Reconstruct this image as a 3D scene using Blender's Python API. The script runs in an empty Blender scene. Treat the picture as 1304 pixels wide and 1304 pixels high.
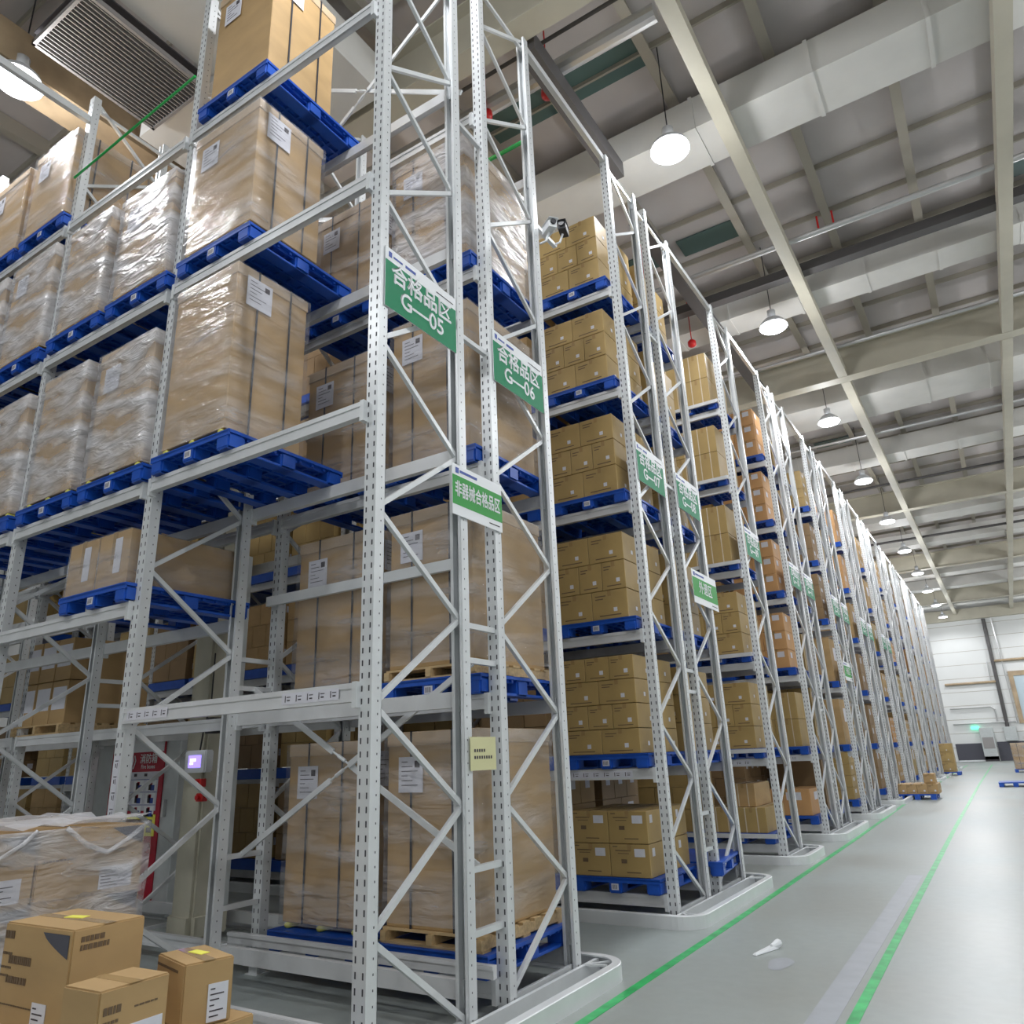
import bpy, bmesh, math, random
from mathutils import Vector, Matrix
random.seed(7)
SC = bpy.context.scene
COL = SC.collection
PI = math.pi

# ------------------------------------------------------------------ camera
CAMH = 1.62556
cam = bpy.data.objects.new('camera', bpy.data.cameras.new('camera'))
COL.objects.link(cam)
_r = Vector((0.84050623, 0.54045989, -0.03811014))
_u = Vector((0.19926015, -0.24294001, 0.94935533))
_f = Vector((-0.50383, 0.8055329, 0.31188472))
cam.matrix_world = Matrix(((_r.x, _u.x, -_f.x, 0), (_r.y, _u.y, -_f.y, 0), (_r.z, _u.z, -_f.z, CAMH), (0, 0, 0, 1)))
cam.data.sensor_width = 36
cam.data.lens = 951.42 / 1304 * 36
cam.data.clip_start = 0.05
cam.data.clip_end = 300
SC.camera = cam

# ------------------------------------------------------------------ world, exposure
w = bpy.data.worlds.new('world'); SC.world = w; w.use_nodes = True
w.node_tree.nodes['Background'].inputs[0].default_value = (0.9, 0.95, 1.0, 1)
w.node_tree.nodes['Background'].inputs[1].default_value = 0.5
SC.view_settings.view_transform = 'Standard'
SC.view_settings.look = 'None'
SC.view_settings.gamma = 1
SC.view_settings.use_curve_mapping = False
SC.view_settings.exposure = 0.38
LAMP_W = 420.0          # radiant power of one high bay lamp

# ------------------------------------------------------------------ materials
def mat(name, col, rough=0.5, metal=0.0, var=0.0, scale=8.0, stretch=(1, 1, 1), coat=0.0, bump=0.0, emit=None, es=1.0, spec=0.5):
    m = bpy.data.materials.new(name); m.use_nodes = True
    nt = m.node_tree; b = nt.nodes['Principled BSDF']
    b.inputs['Base Color'].default_value = (*col, 1)
    b.inputs['Roughness'].default_value = rough
    b.inputs['Metallic'].default_value = metal
    b.inputs['Specular IOR Level'].default_value = spec
    if coat: b.inputs['Coat Weight'].default_value = coat; b.inputs['Coat Roughness'].default_value = 0.12
    if emit: b.inputs['Emission Color'].default_value = (*emit, 1); b.inputs['Emission Strength'].default_value = es
    if var or bump:
        tc = nt.nodes.new('ShaderNodeTexCoord'); mp = nt.nodes.new('ShaderNodeMapping'); n = nt.nodes.new('ShaderNodeTexNoise')
        mp.inputs['Scale'].default_value = stretch; n.inputs['Scale'].default_value = scale; n.inputs['Detail'].default_value = 5
        nt.links.new(tc.outputs['Object'], mp.inputs[0]); nt.links.new(mp.outputs[0], n.inputs['Vector'])
        if var:
            r = nt.nodes.new('ShaderNodeValToRGB')
            r.color_ramp.elements[0].position = 0.3; r.color_ramp.elements[1].position = 0.7
            r.color_ramp.elements[0].color = (*[max(0, c * (1 - var)) for c in col], 1)
            r.color_ramp.elements[1].color = (*[min(1, c * (1 + var)) for c in col], 1)
            nt.links.new(n.outputs['Fac'], r.inputs[0]); nt.links.new(r.outputs[0], b.inputs['Base Color'])
        if bump:
            bp = nt.nodes.new('ShaderNodeBump'); bp.inputs['Strength'].default_value = bump; bp.inputs['Distance'].default_value = 0.02
            nt.links.new(n.outputs['Fac'], bp.inputs['Height']); nt.links.new(bp.outputs[0], b.inputs['Normal'])
            if coat: nt.links.new(bp.outputs[0], b.inputs['Coat Normal'])
    return m

M = {}
M['steel'] = mat('light_grey_steel', (0.68, 0.70, 0.71), 0.33, 0.15, var=0.06, scale=3)
M['hole'] = mat('slot_dark', (0.06, 0.06, 0.07), 0.8)
M['beam'] = mat('beam_steel', (0.66, 0.67, 0.68), 0.35, 0.15, var=0.07, scale=4)
M['blue'] = mat('blue_plastic', (0.010, 0.080, 0.44), 0.38, var=0.12, scale=5)
M['kraft'] = mat('kraft_board', (0.43, 0.28, 0.125), 0.62, var=0.1, scale=2.2, stretch=(1, 1, 2.5))
M['kraft_y'] = mat('kraft_yellow_board', (0.40, 0.275, 0.105), 0.5, var=0.1, scale=3)
M['kraft_o'] = mat('kraft_orange_board', (0.56, 0.31, 0.13), 0.5, var=0.08, scale=3)
M['kraft_d'] = mat('kraft_brown_board', (0.28, 0.18, 0.09), 0.55, var=0.12, scale=3)
M['lid'] = mat('kraft_lid', (0.50, 0.37, 0.24), 0.5, var=0.08, scale=4)
M['tape'] = mat('parcel_tape', (0.36, 0.24, 0.11), 0.2, coat=0.3)
M['seam'] = mat('carton_gap', (0.10, 0.055, 0.02), 0.8)
M['strap'] = mat('black_strap', (0.02, 0.022, 0.03), 0.5)
M['wstrap'] = mat('white_strap', (0.6, 0.52, 0.4), 0.3)
M['paper'] = mat('white_paper', (0.66, 0.66, 0.72), 0.6, var=0.03, scale=20)
M['ink'] = mat('ink', (0.06, 0.05, 0.06), 0.7)
M['ink_soft'] = mat('brown_ink', (0.14, 0.09, 0.05), 0.7)
M['yellow'] = mat('yellow_paper', (0.85, 0.82, 0.12), 0.6)
M['foam'] = mat('yellow_foam', (0.62, 0.60, 0.14), 0.8)
M['wood'] = mat('pine_wood', (0.52, 0.37, 0.19), 0.65, var=0.2, scale=6, stretch=(1, 6, 6))
M['green'] = mat('sign_green', (0.004, 0.22, 0.095), 0.5, spec=0.25)
M['green2'] = mat('sign_light_green', (0.045, 0.33, 0.065), 0.5, spec=0.25)
M['white'] = mat('white_board', (0.80, 0.82, 0.84), 0.4)
M['navy'] = mat('navy_print', (0.03, 0.07, 0.35), 0.5)
M['note'] = mat('pale_yellow_card', (0.66, 0.64, 0.36), 0.6)
M['red'] = mat('red_paint', (0.42, 0.008, 0.03), 0.35)
M['red2'] = mat('red_sprinkler', (0.5, 0.01, 0.01), 0.4)
M['cab'] = mat('cabinet_grey', (0.50, 0.53, 0.53), 0.35, 0.2, var=0.05)
M['column'] = mat('column_cream', (0.45, 0.43, 0.34), 0.5, var=0.12, scale=2.5, bump=0.3)
M['girder'] = mat('girder_cream', (0.50, 0.47, 0.38), 0.5, var=0.06, scale=1.5)
M['girder_b'] = mat('girder_brown', (0.40, 0.30, 0.19), 0.5, var=0.2, scale=2)
M['tray'] = mat('cable_tray', (0.085, 0.08, 0.08), 0.5)
M['pipe'] = mat('galvanised_pipe', (0.55, 0.55, 0.55), 0.3, 0.6)
M['duct'] = mat('duct_wrap', (0.68, 0.67, 0.64), 0.55, var=0.06, scale=1.2, bump=0.6)
M['deck'] = mat('roof_deck', (0.56, 0.525, 0.515), 0.7, var=0.06, scale=1.0)
M['purlin'] = mat('purlin', (0.40, 0.37, 0.31), 0.6)
M['sky'] = mat('skylight_panel', (0.10, 0.17, 0.16), 0.4)
M['wall'] = mat('wall_panel', (0.72, 0.73, 0.72), 0.5, var=0.03, scale=0.5)
M['dado'] = mat('dark_dado', (0.07, 0.07, 0.09), 0.5)
M['grille'] = mat('grille_bar', (0.30, 0.285, 0.28), 0.5, 0.3)
M['dark'] = mat('dark_void', (0.05, 0.045, 0.05), 0.8)
M['tapegreen'] = mat('floor_tape_green', (0.03, 0.42, 0.12), 0.35, var=0.3, scale=7)
M['lampshade'] = mat('lamp_shade', (0.7, 0.72, 0.75), 0.3, 0.3)
M['diff'] = mat('lamp_diffuser', (0.9, 0.92, 1), 0.4, emit=(0.93, 0.96, 1.0), es=9.0)
M['screen'] = mat('lit_screen', (0.1, 0.1, 0.5), 0.3, emit=(0.28, 0.2, 1.0), es=1.6)
M['screen_w'] = mat('lit_text', (0.8, 0.8, 1), 0.3, emit=(0.75, 0.7, 1.0), es=2.0)
M['exit'] = mat('exit_lit', (0.1, 0.8, 0.5), 0.3, emit=(0.1, 0.9, 0.55), es=2.0)
M['black'] = mat('black_plastic', (0.025, 0.025, 0.03), 0.4)
M['glass'] = mat('window_glass', (0.5, 0.6, 0.66), 0.1)
M['rod'] = mat('green_rod', (0.02, 0.42, 0.09), 0.12, coat=0.8)

def floor_mat():
    m = mat('epoxy_floor', (0.36, 0.40, 0.385), 0.28, var=0.0)
    nt = m.node_tree; b = nt.nodes['Principled BSDF']
    tc = nt.nodes.new('ShaderNodeTexCoord')
    n1 = nt.nodes.new('ShaderNodeTexNoise'); n1.inputs['Scale'].default_value = 0.35; n1.inputs['Detail'].default_value = 6
    n2 = nt.nodes.new('ShaderNodeTexNoise'); n2.inputs['Scale'].default_value = 9; n2.inputs['Detail'].default_value = 8
    nt.links.new(tc.outputs['Object'], n1.inputs['Vector']); nt.links.new(tc.outputs['Object'], n2.inputs['Vector'])
    r = nt.nodes.new('ShaderNodeValToRGB')
    r.color_ramp.elements[0].position = 0.35; r.color_ramp.elements[0].color = (0.285, 0.30, 0.28, 1)
    r.color_ramp.elements[1].position = 0.65; r.color_ramp.elements[1].color = (0.31, 0.35, 0.345, 1)
    nt.links.new(n1.outputs['Fac'], r.inputs[0])
    r2 = nt.nodes.new('ShaderNodeMapRange'); r2.inputs['To Min'].default_value = 0.9; r2.inputs['To Max'].default_value = 1.08
    nt.links.new(n2.outputs['Fac'], r2.inputs['Value'])
    mx = nt.nodes.new('ShaderNodeVectorMath'); mx.operation = 'SCALE'
    nt.links.new(r.outputs[0], mx.inputs[0]); nt.links.new(r2.outputs[0], mx.inputs['Scale'])
    nt.links.new(mx.outputs[0], b.inputs['Base Color'])
    r3 = nt.nodes.new('ShaderNodeMapRange'); r3.inputs['To Min'].default_value = 0.26; r3.inputs['To Max'].default_value = 0.5
    nt.links.new(n1.outputs['Fac'], r3.inputs['Value']); nt.links.new(r3.outputs[0], b.inputs['Roughness'])
    return m
M['floor'] = floor_mat()

def film_mat(name, lo, hi, stretch, sc, ro=0.16):  # white noise patches over the clear film paint its glare into the colour
    m = bpy.data.materials.new(name); m.use_nodes = True; nt = m.node_tree
    b = nt.nodes['Principled BSDF']; out = nt.nodes['Material Output']
    b.inputs['Base Color'].default_value = (0.75, 0.75, 0.78, 1); b.inputs['Roughness'].default_value = ro
    b.inputs['Specular IOR Level'].default_value = 1.0
    tc = nt.nodes.new('ShaderNodeTexCoord'); mp = nt.nodes.new('ShaderNodeMapping')
    mp.inputs['Scale'].default_value = stretch; mp.inputs['Rotation'].default_value = (0.5, 0.35, 0.2)
    n = nt.nodes.new('ShaderNodeTexNoise'); n.inputs['Scale'].default_value = sc; n.inputs['Detail'].default_value = 7; n.inputs['Distortion'].default_value = 0.8
    nt.links.new(tc.outputs['Object'], mp.inputs[0]); nt.links.new(mp.outputs[0], n.inputs['Vector'])
    bp = nt.nodes.new('ShaderNodeBump'); bp.inputs['Strength'].default_value = 1.0; bp.inputs['Distance'].default_value = 0.09
    nt.links.new(n.outputs['Fac'], bp.inputs['Height']); nt.links.new(bp.outputs[0], b.inputs['Normal'])
    mr = nt.nodes.new('ShaderNodeMapRange'); mr.inputs['From Min'].default_value = 0.4; mr.inputs['From Max'].default_value = 0.72
    mr.inputs['To Min'].default_value = lo; mr.inputs['To Max'].default_value = hi
    n2 = nt.nodes.new('ShaderNodeTexNoise'); n2.inputs['Scale'].default_value = sc * 0.5; n2.inputs['Detail'].default_value = 4
    nt.links.new(mp.outputs[0], n2.inputs['Vector']); nt.links.new(n2.outputs['Fac'], mr.inputs['Value'])
    tr = nt.nodes.new('ShaderNodeBsdfTransparent'); mx = nt.nodes.new('ShaderNodeMixShader')
    nt.links.new(mr.outputs[0], mx.inputs[0]); nt.links.new(tr.outputs[0], mx.inputs[1]); nt.links.new(b.outputs[0], mx.inputs[2])
    nt.links.new(mx.outputs[0], out.inputs[0])
    return m
M['film'] = film_mat('stretch_film', 0.10, 0.42, (1, 1, 5), 2.2)
M['film_glare'] = film_mat('stretch_film_glare', 0.22, 0.85, (1, 1, 3), 3.2, 0.3)  # whiter patches, stronger painted glare

# ------------------------------------------------------------------ mesh helpers
class MB:
    """collects boxes / bars / tubes into one mesh with several material slots"""
    def __init__(s): s.v = []; s.f = []; s.mi = []; s.mats = []
    def slot(s, m):
        if m not in s.mats: s.mats.append(m)
        return s.mats.index(m)
    def poly(s, pts, m):
        i = len(s.v); s.v += [tuple(p) for p in pts]; s.f.append(tuple(range(i, i + len(pts)))); s.mi.append(s.slot(m)); return s
    def hexa(s, P, m):
        i = len(s.v); s.v += [tuple(p) for p in P]; k = s.slot(m)
        for f in ((0, 3, 2, 1), (4, 5, 6, 7), (0, 1, 5, 4), (1, 2, 6, 5), (2, 3, 7, 6), (3, 0, 4, 7)):
            s.f.append(tuple(i + a for a in f)); s.mi.append(k)
        return s
    def box(s, x0, x1, y0, y1, z0, z1, m):
        s.hexa([(x0, y0, z0), (x1, y0, z0), (x1, y1, z0), (x0, y1, z0), (x0, y0, z1), (x1, y0, z1), (x1, y1, z1), (x0, y1, z1)], m); return s
    def bar(s, a, b, w, h, m, up=Vector((0, 0, 1))):
        a, b = Vector(a), Vector(b); d = (b - a).normalized()
        if abs(d.dot(up)) > 0.99: up = Vector((1, 0, 0))
        sx = d.cross(up).normalized() * w / 2; sy = sx.cross(d).normalized() * h / 2
        s.hexa([a - sx - sy, a + sx - sy, a + sx + sy, a - sx + sy, b - sx - sy, b + sx - sy, b + sx + sy, b - sx + sy], m); return s
    def tube(s, pts, r, m, n=10, caps=True):
        pts = [Vector(p) for p in pts]; rings = []; k = s.slot(m)
        prev = None
        for i, p in enumerate(pts):
            d = (pts[min(i + 1, len(pts) - 1)] - pts[max(i - 1, 0)]).normalized()
            if prev is None:
                prev = Vector((0, 0, 1)).cross(d)
                if prev.length < 1e-3: prev = Vector((1, 0, 0)).cross(d)
            u = (prev - d * prev.dot(d)).normalized(); prev = u; v = d.cross(u)
            rr = r[i] if isinstance(r, (list, tuple)) else r
            st = len(s.v)
            for j in range(n):
                a = 2 * PI * j / n; s.v.append(tuple(p + (u * math.cos(a) + v * math.sin(a)) * rr))
            rings.append(st)
        for a, b in zip(rings, rings[1:]):
            for j in range(n):
                s.f.append((a + j, a + (j + 1) % n, b + (j + 1) % n, b + j)); s.mi.append(k)
        if caps:
            s.f.append(tuple(rings[0] + j for j in range(n))[::-1]); s.mi.append(k)
            s.f.append(tuple(rings[-1] + j for j in range(n))); s.mi.append(k)
        return s
    def mesh(s, name, bevel=0.0, seg=2, smooth=False):
        me = bpy.data.meshes.new(name); me.from_pydata(s.v, [], s.f)
        for m in s.mats: me.materials.append(M[m])
        me.polygons.foreach_set('material_index', s.mi)
        bm = bmesh.new(); bm.from_mesh(me)
        bmesh.ops.recalc_face_normals(bm, faces=bm.faces)
        if bevel:
            bmesh.ops.remove_doubles(bm, verts=bm.verts, dist=1e-5)
            bmesh.ops.bevel(bm, geom=[e for e in bm.edges if e.calc_face_angle(0) > 0.6], offset=bevel, segments=seg, affect='EDGES', clamp_overlap=True)
        if smooth:
            for f in bm.faces: f.smooth = True
        bm.to_mesh(me); bm.free()
        return me

def link(name, me, parent=None, loc=(0, 0, 0), rot=(0, 0, 0)):
    o = bpy.data.objects.new(name, me); COL.objects.link(o)
    o.parent = parent; o.location = loc; o.rotation_euler = rot
    return o
def tag(o, label=None, cat=None, group=None, kind=None):
    if label: o['label'] = label
    if cat: o['category'] = cat
    if group: o['group'] = group
    if kind: o['kind'] = kind
    return o
def thing(name, label, cat, loc=(0, 0, 0), group=None, rz=0):
    o = bpy.data.objects.new(name, None); COL.objects.link(o); o.empty_display_size = 0.1
    o.location = loc; o.rotation_euler = (0, 0, rz)
    return tag(o, label, cat, group)
def struct(name, me, loc=(0, 0, 0)):
    return tag(link(name, me, None, loc), kind='structure')
def dup(src, loc, label, rz=0, group=None):
    c = src.copy(); COL.objects.link(c); c.location = loc; c.rotation_euler = (0, 0, rz)
    c['label'] = label
    if group: c['group'] = group
    for ch in list(src.children):
        d = ch.copy(); COL.objects.link(d); d.parent = c
        for g in list(ch.children):
            e = g.copy(); COL.objects.link(e); e.parent = d
    return c

_CACHE = {}
def cached(key, fn):
    if key not in _CACHE: _CACHE[key] = fn()
    return _CACHE[key]

def text_mesh(txt, size, m, fat=0.0):
    cu = bpy.data.curves.new('lettering', 'FONT'); cu.body = txt; cu.size = size
    cu.align_x = 'CENTER'; cu.align_y = 'CENTER'; cu.extrude = 0.0; cu.resolution_u = 3
    o = bpy.data.objects.new('lettering', cu); COL.objects.link(o)
    bpy.context.view_layer.update()
    me = bpy.data.meshes.new_from_object(o.evaluated_get(bpy.context.evaluated_depsgraph_get()))
    bpy.data.objects.remove(o)
    if fat:
        bm = bmesh.new()
        for dx, dy in ((0, 0), (fat, 0), (-fat, 0), (0, fat), (0, -fat)):
            n0 = len(bm.verts); bm.from_mesh(me); bm.verts.ensure_lookup_table()
            for v in bm.verts[n0:]: v.co.x += dx; v.co.y += dy; v.co.z += 0.0003 * (abs(dx) * 2 + dy + dx + fat) / fat
        bm.to_mesh(me); bm.free()
    me.materials.clear(); me.materials.append(M[m])
    return me
ROT_Y = (PI / 2, 0, 0)            # text facing -Y
ROT_X = (PI / 2, 0, PI / 2)       # text facing +X

# ------------------------------------------------------------------ setting
YW = 69.0
b = MB(); b.box(-26, 8, -8, YW, -0.1, 0, 'floor'); FLOOR = struct('floor', b.mesh('floor'))
b = MB()
b.box(-26, 8, YW, YW + 0.2, 0, 12.7, 'wall')
for k in range(1, 12): b.box(-26, 8, YW - 0.012, YW, k * 1.02 - 0.015, k * 1.02 + 0.015, 'purlin')
b.box(-26, 8, YW - 0.5, YW - 0.02, 10.55, 11.4, 'girder')
b.box(-3.85, -2.05, YW - 0.05, YW - 0.01, 0.1, 1.3, 'dado')
b.box(-3.8, -2.05, YW - 0.07, YW - 0.01, 0.0, 0.1, 'white')
b.box(-1.1, 3, YW - 0.05, YW - 0.01, 0.0, 1.35, 'dado')
struct('wall_back', b.mesh('wall'))
b = MB(); b.box(8, 8.2, -8, YW, 0, 12.7, 'wall'); struct('wall_right', b.mesh('wall'))  # hall runs on unseen here; wall added to keep the light in
b = MB(); b.box(-26.2, -26, -8, YW, 0, 12.7, 'wall'); struct('wall_left', b.mesh('wall'))
b = MB(); b.box(-26, 8, -8.2, -8, 0, 12.7, 'wall'); struct('wall_front', b.mesh('wall'))
b = MB(); b.box(-26, 8, -8, YW, 12.62, 12.75, 'deck')
ceil = struct('ceiling', b.mesh('ceiling'))
# roof purlins along the hall and across it
me = MB().box(-0.02, 0.02, -8, YW, 12.28, 12.6, 'purlin').box(-0.085, 0.085, -8, YW, 12.26, 12.285, 'purlin').mesh('purlin')
for k in range(-13, 6): link('purlin', me, ceil, (-1.13 + 1.64 * k, 0, 0))
me = MB().box(-26, 8, -0.02, 0.02, 12.5, 12.62, 'purlin').mesh('purlin')
for k in range(-11, 41): link('cross_purlin', me, ceil, (0, 9.2 + 1.47 * k, 0))
me = MB().box(-0.68, 0.68, -0.31, 0.31, 0, 0.03, 'sky').mesh('panel')
for x, y in ((-3.52, 9.2), (-3.52, 14.5), (-3.52, 3.9), (-5.2, 9.2), (2.9, 16.0), (-3.52, 29), (-5.2, 14.5)):
    link('translucent_panel', me, ceil, (x, y, 12.58))

# windows and wall fittings
b = MB()
for x0, x1, z0, z1 in ((0.62, 0.92, 2.6, 6.4), (3.4, 3.7, 2.6, 6.4), (0.92, 3.4, 6.05, 6.4), (0.92, 3.4, 2.6, 2.8)):
    b.box(x0, x1, YW - 0.12, YW - 0.01, z0, z1, 'girder_b')
wn = struct('window_1', b.mesh('window')); link('window_pane', MB().box(0.92, 3.4, YW - 0.06, YW - 0.03, 2.8, 6.05, 'glass').mesh('pane'), wn)

# green floor tapes and repair strip (flat marks lying on the floor)
def floor_strip(name, pts, wd, m, label, z=0.003):
    b = MB(); rnd = random.Random(3)
    for (xa, ya), (xb, yb) in zip(pts, pts[1:]):
        b.hexa([(xa - wd / 2, ya, 0.0005), (xa + wd / 2, ya, 0.0005), (xb + wd / 2, yb, 0.0005), (xb - wd / 2, yb, 0.0005),
                (xa - wd / 2, ya, z), (xa + wd / 2, ya, z), (xb + wd / 2, yb, z), (xb - wd / 2, yb, z)], m)
    return tag(link(name, b.mesh(name)), label, 'floor tape')
floor_strip('floor_tape', [(-2.66, -2), (-2.68, 8), (-2.74, 16), (-2.86, 24), (-2.9, 60)], 0.075, 'tapegreen', 'green tape line on the floor running along the rack ends')
floor_strip('floor_tape', [(-1.1, -2), (-1.2, 8), (-1.3, 18), (-1.42, 34), (-1.5, 60)], 0.07, 'tapegreen', 'worn green tape line on the floor further out in the aisle')
M['strip'] = mat('grey_strip', (0.335, 0.355, 0.385), 0.4, var=0.06, scale=6)
floor_strip('floor_strip', [(-1.33, 3), (-1.4, 11.6)], 0.17, 'strip', 'faded lilac grey strip on the floor left of worn green tape', 0.002)
b = MB(); b.hexa([(-2.17, 6.93, 0.002), (-2.13, 6.9, 0.002), (-2.02, 7.22, 0.002), (-2.12, 7.26, 0.002), (-2.16, 6.94, 0.012), (-2.13, 6.92, 0.014), (-2.04, 7.2, 0.03), (-2.1, 7.24, 0.02)], 'white')
b.tube([(-2.07, 7.17, 0.022), (-2.03, 7.24, 0.04), (-2.08, 7.27, 0.02)], [0.02, 0.035, 0.012], 'white', 8)
tag(link('paper_scrap', b.mesh('scrap', 0.003)), 'crumpled white paper scrap lying on the floor beside the green tape', 'paper')
b = MB(); b.poly([(-1.9 + 0.09 * math.cos(a) * (1 + .15 * math.sin(3 * a)), 6.75 + 0.2 * math.sin(a), 0.002) for a in [k * PI / 8 for k in range(16)]], 'strip')
tag(link('floor_stain', b.mesh('stain')), 'pale round stain on the floor near the paper scrap', 'stain')

# ------------------------------------------------------------------ racks
X0 = -3.184
FX = [X0, -5.682, -7.918, -10.2, -12.48, -14.76, -17.04, -19.32]      # frames: x of the uprights
YS = [3.37, 4.75, 7.82, 9.14, 12.27, 15.37, 16.70]
y = 19.77
while y < 52: YS += [y, y + 1.33]; y += 4.4
NR = len(YS)
ZTOP = 9.5
LV_A = [0.24, 2.03, 3.89, 5.79, 7.55]
LV_B = [0.20, 1.41, 2.87, 4.38, 5.87, 7.32]
FACE_S = [i for i in range(NR) if i in (0, 2, 4, 5) or (i > 6 and i % 2 == 1)]
def upright_mesh(detail):
    b = MB(); w, d, t = 0.05, 0.085, 0.003
    b.box(-w, w, -t, 0, 0, ZTOP, 'steel'); b.box(-w, -w + t, 0, d, 0, ZTOP, 'steel'); b.box(w - t, w, 0, d, 0, ZTOP, 'steel')
    b.box(-w, -w + 0.025, d - t, d, 0, ZTOP, 'steel'); b.box(w - 0.025, w, d - t, d, 0, ZTOP, 'steel')
    b.box(-0.012, 0.012, 0, 0.008, 0, ZTOP, 'steel')
    b.box(-0.075, 0.075, -0.02, d + 0.03, 0, 0.008, 'steel')
    if detail:
        z = 0.1
        while z < ZTOP - 0.05:
            for sx in (-0.028, 0.028):
                b.poly([(sx - 0.0055, -t - 0.0012, z - 0.017), (sx + 0.0055, -t - 0.0012, z - 0.017), (sx + 0.0055, -t - 0.0012, z + 0.017), (sx - 0.0055, -t - 0.0012, z + 0.017)], 'hole')
            b.poly([(w + 0.0012, 0.05 - 0.004, z - 0.006), (w + 0.0012, 0.05 + 0.004, z - 0.006), (w + 0.0012, 0.05 + 0.004, z + 0.006), (w + 0.0012, 0.05 - 0.004, z + 0.006)], 'hole')
            b.poly([(-w - 0.0012, 0.05 - 0.004, z - 0.006), (-w - 0.0012, 0.05 + 0.004, z - 0.006), (-w - 0.0012, 0.05 + 0.004, z + 0.006), (-w - 0.0012, 0.05 - 0.004, z + 0.006)], 'hole')
            z += 0.075
    return b.mesh('upright')
UP = upright_mesh(True)
def beam_mesh(L):
    b = MB()
    b.box(0.05, L - 0.05, -0.022, 0.022, -0.055, 0.055, 'beam')
    b.box(0.05, L - 0.05, -0.030, -0.018, 0.022, 0.055, 'beam')
    b.box(0.05, L - 0.05, -0.030, -0.018, -0.055, -0.03, 'beam')
    for x in (0.035, L - 0.07): b.box(x, x + 0.035, -0.034, 0.03, -0.09, 0.062, 'steel')
    return b.mesh('beam')
def brace_nodes(mir):
    a = [0.10] + [1.33 + 1.25 * k for k in range(7)]; c = [0.71 + 1.25 * k for k in range(8)]
    z = sorted([(v, 1) for v in a] + [(v, 0) for v in c])
    return [(v, (1 - s) if mir else s) for v, s in z if v < ZTOP]     # s=1 back, s=0 front
def brace_list(mir):
    n = brace_nodes(mir); out = []
    for (za, sa), (zb, sb) in zip(n, n[1:]):
        out.append((0.06 if sa == 0 else 0.94, za, 0.06 if sb == 0 else 0.94, zb))
    out.append((0.06, 0.09, 0.94, 0.09)); out.append((0.06, 9.35, 0.94, 9.35))
    return out
def brace_mesh(items):
    b = MB()
    for ya, za, yb, zb in items:
        a = Vector((0, ya, za)); c = Vector((0, yb, zb)); b.bar(a, c, 0.036, 0.03, 'steel', Vector((1, 0, 0)))
    return b.mesh('brace')
ORD = ['first', 'second', 'third', 'fourth', 'fifth', 'sixth', 'seventh', 'eighth', 'ninth', 'tenth', 'eleventh', 'twelfth', 'thirteenth', 'fourteenth', 'fifteenth',
       'sixteenth', 'seventeenth', 'eighteenth', 'nineteenth', 'twentieth', 'twenty-first', 'twenty-second', 'twenty-third', 'twenty-fourth']
def rname(i): return ('G-%02d rack' % (5 + i)) if i < 4 else ORD[i] + ' rack'

def label_strip_mesh(L, n):
    b = MB(); b.box(0, L, -0.0015, 0, -0.035, 0.035, 'paper')
    st = L / n
    for k in range(n):
        x = k * st + st * 0.3
        b.box(x, x + st * 0.06, -0.003, -0.001, -0.02, 0.02, 'ink'); b.box(x + st * .16, x + st * 0.5, -0.003, -0.001, 0.008, 0.013, 'ink')
        b.box(x + st * .2, x + st * 0.45, -0.003, -0.001, -0.014, -0.006, 'ink')
    return b.mesh('strip')

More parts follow.
